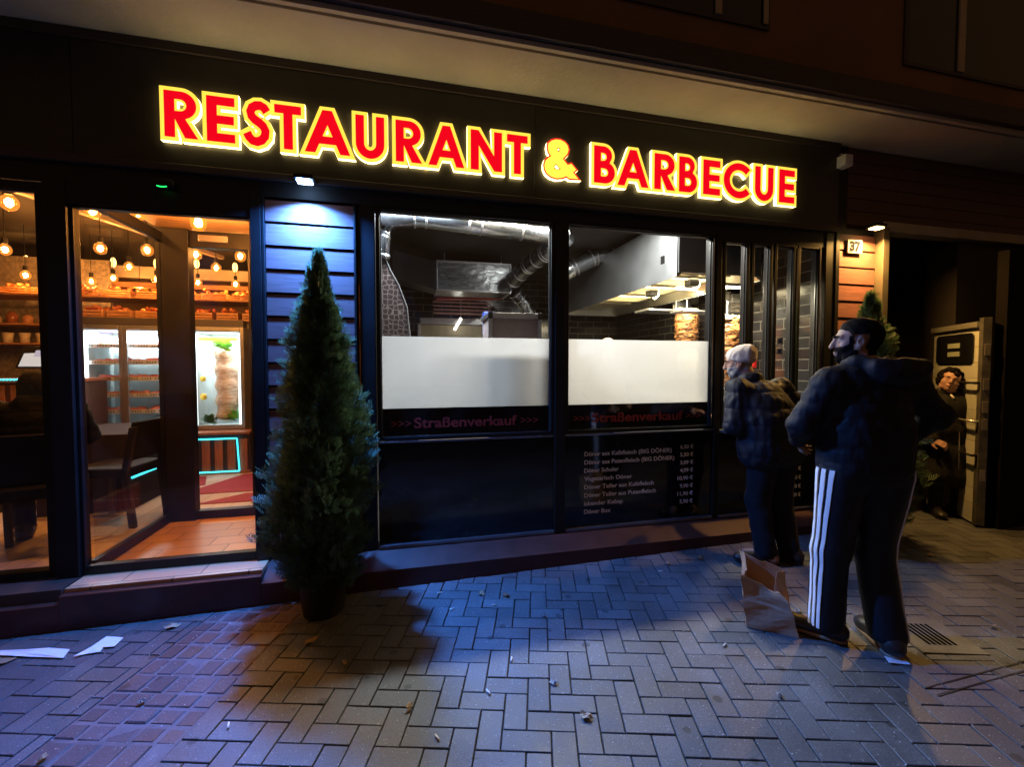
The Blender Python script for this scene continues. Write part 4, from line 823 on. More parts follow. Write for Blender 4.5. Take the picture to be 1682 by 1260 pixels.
f = MB(); s = Vector((0, -.003, 0)); f.add([d+s, c+s, b+s, a+s], [(0, 1, 2, 3)]); f.build("display", em("screen_em", (.52, .62, .66), .75), t)
f = MB(); m1 = a.lerp(b, .35)+s*2; m2 = b+s*2; m3 = m2.lerp(c, .5); m4 = m1.lerp(d.lerp(c, .3), .6); f.add([m4, m3, m2, m1], [(0, 1, 2, 3)]); f.build("display_tiles", em("screen_em2", (.38, .45, .62), .7), t)
f = MB(); f.tube([(-3.62, 2.35, 1.38), (-3.62, 2.33, 1.5)], .03, 10); f.build("stand", BLACKM, t)
f = MB(); f.box(-3.95, -3.62, 3.3, 3.42, 1.93, 2.06); f.box(-3.93, -3.64, 3.295, 3.2995, 1.95, 2.04); tag(recenter(f.build("purple_box", pm("purple_card", (.10, .04, .30), .5), None, .004)), "dark purple box on the shelf above the touch screen", "box")
o = MB().box(-7.9, -3.9, 3.9, 3.95, 1.3, 2.95).build("bar_back_wall", pm("bar_back", (.28, .24, .20), .4, 0, .5, 26, .3, 60)); struct(o)
# table and chairs
DKW = pm("dark_chair_wood", (.018, .014, .013), .4); SEAT = pm("black_leather", (.010, .009, .009), .75, 0, .2, 10, .3, 80, .1)
def chair(x, y, rz, lab, zs=.46):
    t = thing("dining_chair", lab, "chair", (x, y, FZ)); t.rotation_euler.z = 0
    Mx = Matrix.Translation((x, y, FZ)) @ Matrix.Rotation(rz, 4, 'Z')
    def P(a): return tuple(Mx @ Vector(a))
    def put(f, nm, m, bev=.006): f.v = [P(v) for v in f.v]; return f.build(nm, m, t, bev)
    for sx in (-1, 1):
        put(MB().prism([(sx*.2-.02, -.19, 0), (sx*.2+.02, -.19, 0), (sx*.2+.02, -.23, 0), (sx*.2-.02, -.23, 0)], (0, .02, zs-.05)), "leg", DKW)
        put(MB().prism([(sx*.2-.022, .27, 0), (sx*.2+.022, .27, 0), (sx*.2+.022, .225, 0), (sx*.2-.022, .225, 0)], (0, -.05, zs)), "leg", DKW)
        put(MB().prism([(sx*.2-.02, .225, zs), (sx*.2+.02, .225, zs), (sx*.2+.02, .18, zs), (sx*.2-.02, .18, zs)], (0, .07, .36)), "back_post", DKW)
    put(MB().box(-.23, .23, -.23, .22, zs-.05, zs+.03), "seat", SEAT, .015); put(MB().prism([(-.21, .235, zs+.08), (.21, .235, zs+.08), (.21, .205, zs+.08), (-.21, .205, zs+.08)], (0, .055, .32)), "backrest", SEAT, .012); return t
chair(-2.52, .50, R(200), "dark leather chair of the seated person in the left window")
chair(-2.36, 1.10, R(-98), "dark chair seen through the entrance glass beside the cyan lights")
t = thing("dining_table", "orange wooden table at the left edge in front of the bar", "table", (-3.9, 1.2, FZ))
MB().box(-4.4, -3.42, .95, 1.7, .92, .955).build("table_top", ORW, t, .005); [MB().box(x-.03, x+.03, y-.03, y+.03, FZ, .919).build("leg", DKW, t, .003) for x in (-4.3, -3.5) for y in (1.02, 1.62)]
# ------------------------------------------------------------------ implicit-surface figures
def rotz(a): c, s = math.cos(a), math.sin(a); return np.array([[c, -s, 0], [s, c, 0], [0, 0, 1.]])
def rotx(a): c, s = math.cos(a), math.sin(a); return np.array([[1, 0, 0], [0, c, -s], [0, s, c.real]])
def roty(a): c, s = math.cos(a), math.sin(a); return np.array([[c, 0, s], [0, 1, 0], [-s, 0, c]])
class SDF:
    """list of primitives: capsule with two radii, ellipsoid, box; smooth union radius k, or smooth subtraction"""
    def __init__(s): s.p = []; s.M = np.eye(3); s.T = np.zeros(3)
    def xf(s, p): return s.M @ np.array(p, float)+s.T
    def cap(s, a, b, ra, rb=None, k=.03, sub=False):
        s.p.append(('c', s.xf(a), s.xf(b), ra, ra if rb is None else rb, k, sub)); return s
    def chain(s, pts, rs, k=.02):
        for i in range(len(pts)-1): s.cap(pts[i], pts[i+1], rs[i], rs[i+1], k)
        return s
    def ell(s, c, r, k=.02, rot=None, sub=False):
        s.p.append(('e', s.xf(c), np.array(r, float), s.M @ (rot if rot is not None else np.eye(3)), k, sub)); return s
    def dist(s, q, P):
        if q[0] == 'c':
            _, a, b, ra, rb, k, sub = q; ab = b-a; L = max((ab*ab).sum(), 1e-12); t = np.clip(((P-a)@ab)/L, 0, 1); return np.linalg.norm(P-a-t[..., None]*ab, axis=-1)-(ra+(rb-ra)*t)
        _, c, r, M, k, sub = q; l = (P-c)@M; k0 = np.linalg.norm(l/r, axis=-1); k1 = np.linalg.norm(l/(r*r), axis=-1)+1e-9; return k0*(k0-1)/k1
    def bbox(s, q):
        if q[0] == 'c': r = max(q[3], q[4]); return np.minimum(q[1], q[2])-r, np.maximum(q[1], q[2])+r
        r = max(q[2]); return q[1]-r, q[1]+r
    @staticmethod
    def comb(D, d, k, sub):
        if sub: h = np.clip(.5-.5*(D+d)/k, 0, 1); return D*(1-h)-d*h+k*h*(1-h)
        h = np.clip(.5+.5*(D-d)/k, 0, 1); return D*(1-h)+d*h-k*h*(1-h)
    def eval(s, P):
        D = np.full(P.shape[:-1], 1.)
        for q in s.p: D = s.comb(D, s.dist(q, P), q[-2], q[-1])
        return D
    def mesh(s, res, clip=None):
        bb = [s.bbox(q) for q in s.p if not q[-1]]; lo = np.min([b[0] for b in bb], 0)-3*res; hi = np.max([b[1] for b in bb], 0)+3*res
        n = np.ceil((hi-lo)/res).astype(int)+1; D = np.full(n, .1, np.float32)
        ax = [lo[i]+res*np.arange(n[i]) for i in range(3)]
        for q in s.p:
            b0, b1 = s.bbox(q); k = q[-2]; i0 = np.clip(((b0-k-2.5*res-lo)/res).astype(int), 0, n-1); i1 = np.clip(((b1+k+2.5*res-lo)/res).astype(int)+2, 1, n); sl = tuple(slice(a, b) for a, b in zip(i0, i1))
            X = np.stack(np.meshgrid(*[ax[i][i0[i]:i1[i]] for i in range(3)], indexing='ij'), -1); D[sl] = s.comb(D[sl], s.dist(q, X).clip(-1, .3), k, q[-1])
        if clip is not None:
            for (pt, nr) in clip:  # keep side where (P-pt).nr<0
                pt = np.array(pt, float); nr = np.array(nr, float); nr /= np.linalg.norm(nr)
                g = (ax[0][:, None, None]-pt[0])*nr[0]+(ax[1][None, :, None]-pt[1])*nr[1]+(ax[2][None, None, :]-pt[2])*nr[2]
                D = np.maximum(D, g.astype(np.float32))
        return nets(D, lo, res)
def nets(D, lo, res):
    S = D < 0; c = np.zeros(tuple(np.array(D.shape)-1), np.int8)
    for i in (0, 1):
        for j in (0, 1):
            for k in (0, 1): c += S[i:i+c.shape[0], j:j+c.shape[1], k:k+c.shape[2]]
    A = np.argwhere((c > 0) & (c < 8)); idx = -np.ones(c.shape, np.int32); idx[tuple(A.T)] = np.arange(len(A))
    cor = [(i, j, k) for i in (0, 1) for j in (0, 1) for k in (0, 1)]; V = np.zeros((len(A), 3)); W_ = np.zeros(len(A))
    val = {q: D[A[:, 0]+q[0], A[:, 1]+q[1], A[:, 2]+q[2]] for q in cor}
    for a in cor:
        for ax in range(3):
            if a[ax]: continue
            b = list(a); b[ax] = 1; b = tuple(b); va, vb = val[a], val[b]; m = (va < 0) != (vb < 0); t = np.where(m, va/np.where(m, va-vb, 1), 0)
            p = np.array(a, float)[None]+t[:, None]*np.eye(3)[ax]; V += p*m[:, None]; W_ += m
    V = (A+V/W_[:, None])*res+lo; F = []
    for ax in range(3):
        b, cc = [(1, 2), (2, 0), (0, 1)][ax]; s0 = [slice(1, -1)]*3; s0[ax] = slice(0, -1); s1 = list(s0); s1[ax] = slice(1, None)
        P0 = S[tuple(s0)]; P1 = S[tuple(s1)]; e = np.argwhere(P0 != P1); fl = P0[tuple(e.T)]; o = np.ones(3, int); o[ax] = 0; e = e+o
        def cell(db, dc): q = e.copy(); q[:, b] -= db; q[:, cc] -= dc; return idx[tuple(q.T)]
        Q = np.stack([cell(1, 1), cell(0, 1), cell(0, 0), cell(1, 0)], 1); Q[~fl] = Q[~fl][:, ::-1]; F.append(Q)
    F = np.concatenate(F); F = F[(F >= 0).all(1)]; return V, F
def normals(V, F):
    n = np.cross(V[F[:, 2]]-V[F[:, 0]], V[F[:, 3]]-V[F[:, 1]]); N = np.zeros_like(V)
    for i in range(4): np.add.at(N, F[:, i], n)
    return N/(np.linalg.norm(N, axis=1, keepdims=True)+1e-12)
def smoothv(V, F, it=1, lam=.5):
    E = np.concatenate([F[:, [0, 1]], F[:, [1, 2]], F[:, [2, 3]], F[:, [3, 0]]])
    for _ in range(it):
        s = np.zeros_like(V); c = np.zeros(len(V)); np.add.at(s, E[:, 0], V[E[:, 1]]); np.add.at(c, E[:, 0], 1); np.add.at(s, E[:, 1], V[E[:, 0]]); np.add.at(c, E[:, 1], 1); V = V+lam*(s/c[:, None]-V)
    return V
def wob(P, f, seed=0):
    r = np.random.RandomState(seed); o = np.zeros(len(P))
    for i in range(7):
        d = r.normal(size=3); d /= np.linalg.norm(d); ph = r.uniform(0, 6.28); q = P@d*f*(1+.35*i)+ph+1.4*np.sin(P@r.normal(size=3)*f*.5); o += np.sin(q)/(1+.4*i)
    return o/3.2
def mkmesh(name, V, F, mat, root, parent=None):
    """V in the person's local frame"""
    me = bpy.data.meshes.new(name); me.vertices.add(len(V)); me.vertices.foreach_set('co', V.astype(np.float32).ravel())
    me.loops.add(F.size); me.loops.foreach_set('vertex_index', F.ravel().astype(np.int32)); me.polygons.add(len(F)); me.polygons.foreach_set('loop_start', np.arange(0, F.size, F.shape[1], dtype=np.int32)); me.polygons.foreach_set('loop_total', np.full(len(F), F.shape[1], np.int32))
    me.polygons.foreach_set('use_smooth', [True]*len(F)); me.materials.append(mat); me.update(calc_edges=True); me.validate()
    o = bpy.data.objects.new(name, me); COL.objects.link(o); o.parent = parent or root; return o
def shell(V, F, mask, thick, N):
    """second skin from part of a surface: thick per vertex (tapers to below the surface at its edge)"""
    f = F[mask[F].all(1)]; u, inv = np.unique(f, return_inverse=True); return V[u]+N[u]*thick[u][:, None], inv.reshape(f.shape), u
def skinmat(name, c):
    m = pm(name, c, .55, 0, .05, 25, .25, 350, dist=.0008); b = m.node_tree.nodes["Principled BSDF"]; b.inputs['Subsurface Weight'].default_value = .12; b.inputs['Subsurface Radius'].default_value = (.01, .004, .002); return m
def clothmat(name, c, rough=.75, stripe=None, sheen=.2, sc=260, bump=.25, spec=.3):
    m = pm(name, c, rough, 0, .06, 12, bump, sc, spec, dist=.0012); b = m.node_tree.nodes["Principled BSDF"]; b.inputs['Sheen Weight'].default_value = sheen; return m
SKIN = skinmat("skin", (.34, .19, .125)); SKINW = skinmat("skin_pale", (.42, .23, .16))
HAIRB = pm("black_hair", (.006, .0045, .004), .75, 0, .3, 30, 1.0, 260, .08); HAIRG = pm("grey_hair", (.35, .33, .31), .6, 0, .2, 40, .6, 200)
SHOE = pm("black_shoe", (.02, .018, .017), .4)

def hand(S, W0, W1, palm_n, side, curl=.5, k=.006):
    """hand from wrist W0 along W1 direction; palm_n = palm normal; side = +1 thumb on +cross side"""
    d = np.array(W1, float)-np.array(W0, float); d /= np.linalg.norm(d); n = np.array(palm_n, float); n -= d*(n@d); n /= np.linalg.norm(n); s = np.cross(d, n)*side
    w0 = np.array(W0, float); R_ = np.stack([s, n, d], 1)
    S.ell(w0+d*.045, (.040, .016, .050), .015, R_); S.cap(w0-d*.02, w0+d*.03, .026, .026, .02)
    for i, (o, l, r) in enumerate(((.030, .070, .0088), (.010, .080, .0092), (-.011, .074, .0088), (-.030, .058, .0078))):
        a = w0+d*.085+s*o; c = curl*(1+.1*i); p = [a]; ang = 0
        for j, f in enumerate((.45, .32, .23)):
            ang += c*(.7 if j == 0 else 1); p.append(p[-1]+(d*math.cos(ang)+n*math.sin(ang))*l*f)
        S.chain(p, [r, r*.96, r*.9, r*.8], .004)
    t0 = w0+d*.025+s*.030; t1 = t0+d*.022+s*.024+n*.012; t2 = t1+d*.028+s*.006+n*.014; S.chain([w0+d*.02+s*.015, t0, t1, t2], [.016, .013, .0105, .009], .008)
def head(S, c, M, sc=1., fat=1., beard=0):
    """head centre c, M rotation (face looks to +y of M)"""
    S.M = M; S.T = np.array(c, float)
    def e(p, r, k=.015, rot=None, sub=False): S.ell(np.array(p)*sc, np.array(r)*sc, k*sc, rot, sub)
    def cp(a, b, ra, rb, k=.01, sub=False): S.cap(np.array(a)*sc, np.array(b)*sc, ra*sc, rb*sc, k*sc, sub)
    e((0, -.015, .035), (.075, .095, .083), .01); e((0, .02, .0), (.066*fat, .072, .085), .02); e((0, .035, -.055), (.050*fat, .052, .048), .03)
    cp((0, .072, -.088), (0, .060, -.095), .020, .022, .025)
    for s in (-1, 1):
        e((s*.040*fat, .055, -.022), (.026, .026, .028), .02); cp((s*.012, .088, .030), (s*.045, .072, .030), .010, .010, .012)
        e((s*.031, .094, .010), (.017, .013, .011), .010, None, True); e((s*.031, .076, .008), (.0135, .0135, .012), .004)
        cp((s*.060, .0, -.03), (s*.045, .045, -.078), .022, .020, .02)
        R_ = rotz(-s*.35); e((s*.079, -.008, -.002), (.009, .020, .031), .008, R_); e((s*.086, -.002, .0), (.006, .011, .018), .005, R_, True); e((s*.076, -.004, -.028), (.007, .009, .010), .006)
    cp((0, .092, .022), (0, .112, -.018), .0085, .0125, .012); e((0, .106, -.022), (.019, .012, .0095), .008)
    e((0, .092, -.050), (.025, .012, .0065), .008); e((0, .089, -.061), (.021, .012, .0075), .008); cp((-.020, .107, -.0555), (.020, .107, -.0555), .0018, .0018, .004, True)
    S.cap((0, -.02*sc, -.05*sc), (0, -.035*sc, -.17*sc), .052*sc, .060*sc, .03)
    S.M = np.eye(3); S.T = np.zeros(3)
def hl(V, c, M, sc): return (V-np.array(c))@M/sc
def head_extras(root, V, F, N, c, M, sc, hair=None, beard=None, brow=None, hairmat=None, lips=True, eyes=True):
    L_ = hl(V, c, M, sc); x, y, z = L_[:, 0], L_[:, 1], L_[:, 2]; near = (np.abs(x) < .12) & (np.abs(y) < .16) & (z > -.13) & (z < .16)
    earm = (np.abs(x) > .072) & (np.abs(y+.004) < .030) & (z > -.04) & (z < .034)
    if hair:
        line = hair['f'](x, y, z); th = np.clip(line/hair.get('soft', .02), -.25, 1)*hair['t']*(1+.25*wob(V, 90, 3)); m = near & (line > -.006) & ~(earm & (hair.get('ears', True)))
        v, f, u = shell(V, F, m, th*sc, N)
        if len(f): mkmesh("hair", v, f, hairmat or HAIRB, root)
    if beard:
        line = beard['f'](x, y, z); th = np.clip(line/.012, -.3, 1)*beard['t']*(1+.3*wob(V, 160, 5)); m = near & (line > -.004) & ~earm
        v, f, u = shell(V, F, m, th*sc, N)
        if len(f): mkmesh("beard", v, f, beard.get('m', HAIRB), root)
    if brow:
        for s in (-1, 1):
            pts = [np.array((s*(.012+.038*i/7), .100-.020*(i/7)**2, .030+.006*math.sin(i/7*2.4))) for i in range(8)]; f = MB(); f.tube([M@(p*sc)+c for p in pts], [q*(.55 if brow == 2 else 1) for q in (.003, .0045, .005, .005, .0045, .004, .003, .002)], 6)
            o = MB(); o.v, o.f, o.mi = f.v, f.f, f.mi; b = o.build("eyebrow", HAIRB, None, 0, True); b.parent = root; b.location = (0, 0, 0)
    if eyes:
        for s in (-1, 1):
            f = MB(); cc = M@(np.array((s*.031, .0835, .0095))*sc)+c; f.ell(cc, (.0058*sc,)*3, 10, 8); b = f.build("eye", pm("eye_dark", (.05, .035, .03), .15), None, 0, True); b.parent = root; b.location = (0, 0, 0)
def person(lab, loc, rz, group=None):
    t = thing("person", lab, "person", loc, group); t.rotation_euler.z = rz; return t
def V3(*a): return np.array(a, float)
def legs(S, hips, knees, ankles, r=(.085, .058, .042)):
    for h, k, a in zip(hips, knees, ankles): S.cap(h, k, r[0], r[1], .04); S.cap(k, a, r[1]*.95, r[2], .02)
def foot(S, a, ang, l=.25, r=.036):
    d = V3(-math.sin(ang), math.cos(ang), 0); S.chain([a+V3(0, 0, -.02)-d*.05+V3(0, 0, -.02), a+d*.06+V3(0, 0, -.035), a+d*(l*.62)+V3(0, 0, -.05)], [r*1.05, r, r*.75], .02)
def shoe(root, a, ang, mat=SHOE, l=.27, sole=None):
    d = V3(-math.sin(ang), math.cos(ang), 0); s = SDF(); s.cap(a-d*.05+V3(0, 0, -.035), a-d*.01+V3(0, 0, .03), .046, .050, .02); s.cap(a-d*.05+V3(0, 0, -.04), a+d*(l*.55)+V3(0, 0, -.052), .046, .040, .03); s.ell(a+d*(l*.62)+V3(0, 0, -.050), (.048, .062, .034), .03, rotz(ang))
    V, F = s.mesh(.007, [((0, 0, a[2]-.083), (0, 0, -1))]); V = smoothv(V, F, 2); o = mkmesh("shoe", V, F, mat, root)
    s = SDF(); s.cap(a-d*.05+V3(0, 0, -.075), a+d*(l*.62)+V3(0, 0, -.075), .047, .045, .02); V, F = s.mesh(.008, [((0, 0, a[2]-.088), (0, 0, -1)), ((0, 0, a[2]-.066), (0, 0, 1))]); mkmesh("sole", V, F, sole or SHOE, root, o)
def puff(V, F, spacing, amp, seed=0, zmin=-9, zmax=9, noise=.004, axis=None):
    """horizontal quilting: bulging bands along z (or a given coordinate) plus creases"""
    N = normals(V, F); co = V[:, 2] if axis is None else axis; co = co+.010*wob(V, 14, seed); ph = co/spacing*math.pi; b = np.abs(np.sin(ph))**.55-.7
    return V+N*(amp*b+noise*wob(V, 45, seed+1)+noise*.6*wob(V*[1, 1, .4], 95, seed+2))[:, None]
def crease(V, F, amp, f=40, seed=0, st=(1, 1, .35)):
    N = normals(V, F); w_ = wob(V*np.array(st), f, seed); return V+N*(amp*(1-2*np.abs(w_))+amp*.5*wob(V, f*2.2, seed+4))[:, None]

# ---- man in the striped tracksuit trousers
def man_striped():
    X, Y = 2.33, -1.47; H = .012+gz(X); root = person("bearded man in dark hooded jacket and dark trousers with three white side stripes", (X, Y, gz(X)), R(-14))
    hips = [V3(-.10, 0, .90), V3(.10, 0, .90)]; knees = [V3(-.135, .03, .49), V3(.080, .02, .49)]; ank = [V3(-.150, .03, .09), V3(.085, -.075, .09)]
    sh = [V3(-.200, -.01, 1.365), V3(.205, -.01, 1.375)]; el = [V3(-.315, .02, 1.155), V3(.385, .02, 1.20)]; wr = [V3(-.205, .215, 1.045), V3(.235, .09, 1.04)]
    hc = V3(-.045, .01, 1.588); hM = rotz(R(62)) @ rotx(R(-3))
    B = SDF(); B.cap((0, -.0, .95), (0, .01, 1.12), .115, .11, .05); B.ell((0, 0, 1.26), (.165, .11, .20), .05); legs(B, hips, knees, ank)
    for i in (0, 1): B.cap((0, 0, 1.40), sh[i], .06, .05, .04); B.cap(sh[i], el[i], .05, .038, .03); B.cap(el[i], wr[i], .038, .027, .02)
    for i, a in enumerate(ank): foot(B, a, R(48 if i == 0 else -8))
    B.cap((0, -.01, 1.38), hc+V3(0, -.02, -.08), .058, .055, .04)
    head(B, hc, hM, .98, 1.03)
    hand(B, wr[0], wr[0]+V3(.5, .6, -.55), (.7, -.5, .2), 1, .55); hand(B, wr[1], wr[1]+V3(-.7, .3, -.5), (-.3, .6, .2), -1, .6)
    V, F = B.mesh(.0062); V = smoothv(V, F, 1, .3); N = normals(V, F); mkmesh("body", V, F, SKIN, root)
    hf = lambda x, y, z: np.minimum(np.minimum((z-.062)+np.clip(.055-y, 0, .2)*1.6, .30-np.abs(z)), np.where(y > .06, z-.062, 1))
    hf = lambda x, y, z: np.where(y > .040, z-(.080-.55*np.maximum(0, .085-y)), np.where(y > .008, z-(-.035+(y-.008)*2.8), np.where(y > -.03, z+.035, z+.075)))
    bf = lambda x, y, z: np.minimum(np.where(y > .045, -.020+.45*np.maximum(0, .07-y)-z, .032-z), y-.008) - np.where((y > .088) & (np.abs(z+.0565) < .008) & (np.abs(x) < .022), .1, 0) - np.where((np.abs(x) < .019) & (z > -.037) & (y > .09), .1, 0)
    head_extras(root, V, F, N, hc, hM, .98, dict(f=hf, t=.011, soft=.035), dict(f=bf, t=.0035), True)
    TR = clothmat("tracksuit_cloth", (.005, .005, .009), .6, sheen=.02, sc=300); S = SDF()
    S.cap((-.06, .0, .93), (.06, 0, .93), .125, .125, .04)
    for i in (0, 1): S.cap(hips[i]*V3(1.1, 1, 1), knees[i], .116, .088, .04); S.cap(knees[i], ank[i]+V3(0, 0, .0), .086, .082, .03)
    V, F = S.mesh(.010, [((0, 0, .055), (0, 0, -1)), ((0, 0, 1.0), (0, 0, 1))]); Vc = crease(V, F, .0045, 22, 3); tr = mkmesh("trousers", Vc, F, TR, root)
    ST = pm("white_stripe", (.78, .78, .80), .6, 0, .05, 30, .1, 300)
    for sx, i in ((-1, 0), (1, 1)):
        for j in range(3):
            th0 = R(180+12) if sx < 0 else R(-22); dth = R(11)*(1 if sx < 0 else -1); f = MB(); n = 46; ring = []
            for q in range(n+1):
                z = .075+(.93-.075)*q/n; c = (ank[i]+(knees[i]-ank[i])*max(0, (z-.09)/.40)) if z < .49 else knees[i]+(hips[i]-knees[i])*(z-.49)/.41
                row = []
                for e in (-.0085, -.004, .004, .0085):
                    th = th0+(j-1)*.030/.095*(1 if sx < 0 else -1)+e/.095; d = V3(math.cos(th), math.sin(th), 0); t = np.linspace(.02, .20, 60); P = V3(c[0], c[1], z)+t[:, None]*d; D = S.eval(P); k = np.argmax(D > 0); r = t[k]-(t[1]-t[0])*D[k]/(D[k]-D[k-1]); row.append(V3(c[0], c[1], z)+d*(r))
                ring.append(row)
            ring = np.array(ring); ring = ring.reshape(-1, 3)
            # follow the creased cloth
            dd = ((ring[:, None]-V[None, ::1])**2).sum(-1).argmin(1) if len(V) < 60000 else None; off = (Vc-V)[dd]; ring = ring+off
            cc = np.array([(ank[i]+(knees[i]-ank[i])*max(0, (p[2]-.09)/.40)) if p[2] < .49 else knees[i]+(hips[i]-knees[i])*(p[2]-.49)/.41 for p in ring]); dr = ring-cc; dr[:, 2] = 0; dr /= np.linalg.norm(dr, axis=1, keepdims=True); ring = ring+dr*.006
            inn = ring-dr*.012; A = ring.reshape(n+1, 4, 3); f.add(ring, [(a*4+b, a*4+b+1, (a+1)*4+b+1, (a+1)*4+b) for a in range(n) for b in range(3)])
            f.add(np.concatenate([A[:, 0], inn.reshape(n+1, 4, 3)[:, 0]]), [(a, a+1, n+1+a+1, n+1+a) for a in range(n)]); f.add(np.concatenate([A[:, 3], inn.reshape(n+1, 4, 3)[:, 3]]), [(a, a+1, n+1+a+1, n+1+a) for a in range(n)])
            o = f.build("stripe", ST, None, 0, True); o.parent = tr; o.location = (0, 0, 0)
    JK = clothmat("navy_padded_cloth", (.005, .005, .008), .7, sheen=0.0, sc=140, bump=.5, spec=.3); S = SDF()
    S.ell((0, -.005, 1.23), (.205, .145, .25), .06); S.cap((-.07, 0, .95), (.07, 0, .95), .148, .148, .08); S.cap((-.06, 0, 1.10), (.06, 0, 1.10), .150, .150, .08); S.ell((0, -.01, 1.40), (.16, .11, .085), .06)
    for i in (0, 1): S.cap((0, -.01, 1.42), sh[i], .07, .07, .06); S.cap(sh[i], el[i], .074, .068, .06); S.cap(el[i], wr[i], .066, .046, .03)
    V, F = S.mesh(.009, [((0, 0, .84), (0, 0, -1)), (wr[0]+(wr[0]-el[0])*.0, wr[0]-el[0])][:1]); V = puff(V, F, .075, .005, 2, noise=.006); mkmesh("jacket", V, F, JK, root)
    S = SDF(); R0 = [];  # collar + hood lying on the back
    for k in range(9):
        a = R(-10+200*k/8+170); R0.append(V3(.095*math.cos(a), -.015+.085*math.sin(a), 1.475-.012*math.sin(a)))
    for a, b in zip(R0, R0[1:]): S.cap(a, b, .030, .030, .03)
    S.ell((.06, -.125, 1.43), (.135, .075, .07), .05); S.cap((-.05, -.13, 1.455), (.17, -.13, 1.46), .032, .036, .03); S.ell((.03, -.09, 1.51), (.10, .055, .04), .02, None, True)
    V, F = S.mesh(.009); V = crease(V, F, .004, 30, 8); mkmesh("hood", V, F, JK, root)
    shoe(root, ank[0], R(52), SHOE, .27, pm("tan_sole", (.25, .16, .10), .6)); shoe(root, ank[1], R(-8), SHOE, .27, MATS["tan_sole"])
    return root
man_striped()

# ---- man in white cap at the hatch
def man_cap():
    X, Y = 2.66, -.56; root = person("stooping man in a pale knitted cap and dark quilted jacket leaning at the serving hatch", (X, Y, gz(X)), R(8))
    hips = [V3(-.09, .0, .86), V3(.09, 0, .86)]; knees = [V3(-.09, .05, .46), V3(.10, .02, .46)]; ank = [V3(-.085, -.02, .09), V3(.105, -.06, .09)]
    sh = [V3(-.200, .15, 1.285), V3(.20, .11, 1.285)]; el = [V3(-.285, .10, 1.02), V3(.43, .14, 1.13)]; wr = [V3(-.07, .30, 1.05), V3(.33, .38, 1.08)]
    hc = V3(-.075, .25, 1.485); hM = rotz(R(38)) @ rotx(R(-12))
    B = SDF(); B.cap((0, 0, .90), (0, .06, 1.06), .115, .11, .05); B.ell((-.01, .11, 1.18), (.16, .11, .16), .05, rotx(R(-20))); legs(B, hips, knees, ank)
    for i in (0, 1): B.cap((-.01, .15, 1.27), sh[i], .06, .05, .04); B.cap(sh[i], el[i], .05, .038, .03); B.cap(el[i], wr[i], .036, .027, .02); foot(B, ank[i], R(28 - 20*i))
    B.cap((-.03, .17, 1.28), hc+V3(.02, -.04, -.08), .056, .055, .04); head(B, hc, hM, .98, 1.02)
    hand(B, wr[0], wr[0]+V3(.7, .6, .05), (.2, 0, -1), 1, .5); hand(B, wr[1], wr[1]+V3(-.3, .8, .1), (0, 0, -1), -1, .3)
    V, F = B.mesh(.0065); V = smoothv(V, F, 1, .3); N = normals(V, F); mkmesh("body", V, F, SKINW, root)
    hf = lambda x, y, z: np.minimum(z+.062, .03-y)
    head_extras(root, V, F, N, hc, hM, .98, dict(f=hf, t=.004, soft=.01), dict(f=lambda x, y, z: np.minimum(-.022-z+.25*np.maximum(0, .05-y), y+.0)-np.where((y > .095) & (np.abs(z+.055) < .012), .1, 0), t=.0035, m=HAIRG), True, HAIRG)
    S = SDF(); S.M = hM; S.T = hc; S.ell((0, -.022, .062), (.086, .104, .070), .02); S.ell((0, -.03, .020), (.087, .100, .055), .03); S.ell((.0, -.075, .075), (.072, .06, .05), .03); S.M = np.eye(3); S.T = np.zeros(3)
    V, F = S.mesh(.005, [(hM@V3(0, .06, .040)+hc, hM@V3(0, .45, -1))]); V = crease(V, F, .0035, 34, 6, (1, 1, 1)); mkmesh("cap", V, F, clothmat("pale_knit", (.72, .62, .54), .85, sc=420, bump=.5), root)
    JK = clothmat("dark_quilt", (.010, .011, .018), .62, sheen=.02, sc=200, spec=.25); S = SDF()
    S.ell((-.01, .09, 1.15), (.215, .165, .20), .06, rotx(R(-18))); S.cap((-.10, .02, .84), (.10, .02, .84), .165, .165, .08); S.cap((-.09, .05, 1.02), (.09, .05, 1.02), .165, .165, .08); S.ell((-.01, .14, 1.265), (.19, .11, .07), .05)
    for i in (0, 1): S.cap(sh[i], el[i], .088, .072, .05); S.cap(el[i], wr[i], .070, .046, .03)
    for k in range(9):
        a = R(170+200*k/8); S.cap(V3(-.045+.080*math.cos(a), .205+.080*math.sin(a), 1.345-.03*math.sin(a)), V3(-.045+.080*math.cos(a+.4), .205+.080*math.sin(a+.4), 1.345-.03*math.sin(a+.4)), .036, .036, .02)
    V, F = S.mesh(.009, [((0, 0, .71), (0, 0, -1))]); V = puff(V, F, .115, .008, 5, noise=.0065); mkmesh("jacket", V, F, JK, root)
    TR = clothmat("dark_trousers", (.008, .008, .012), .8, sheen=.03); S = SDF(); S.cap((-.06, 0, .88), (.06, 0, .88), .12, .12, .04)
    for i in (0, 1): S.cap(hips[i], knees[i], .105, .082, .04); S.cap(knees[i], ank[i], .082, .072, .03)
    V, F = S.mesh(.010, [((0, 0, .05), (0, 0, -1)), ((0, 0, .95), (0, 0, 1))]); mkmesh("trousers", crease(V, F, .005, 24, 9), F, TR, root)
    shoe(root, ank[0], R(62)); shoe(root, ank[1], R(20)); return root
man_cap()

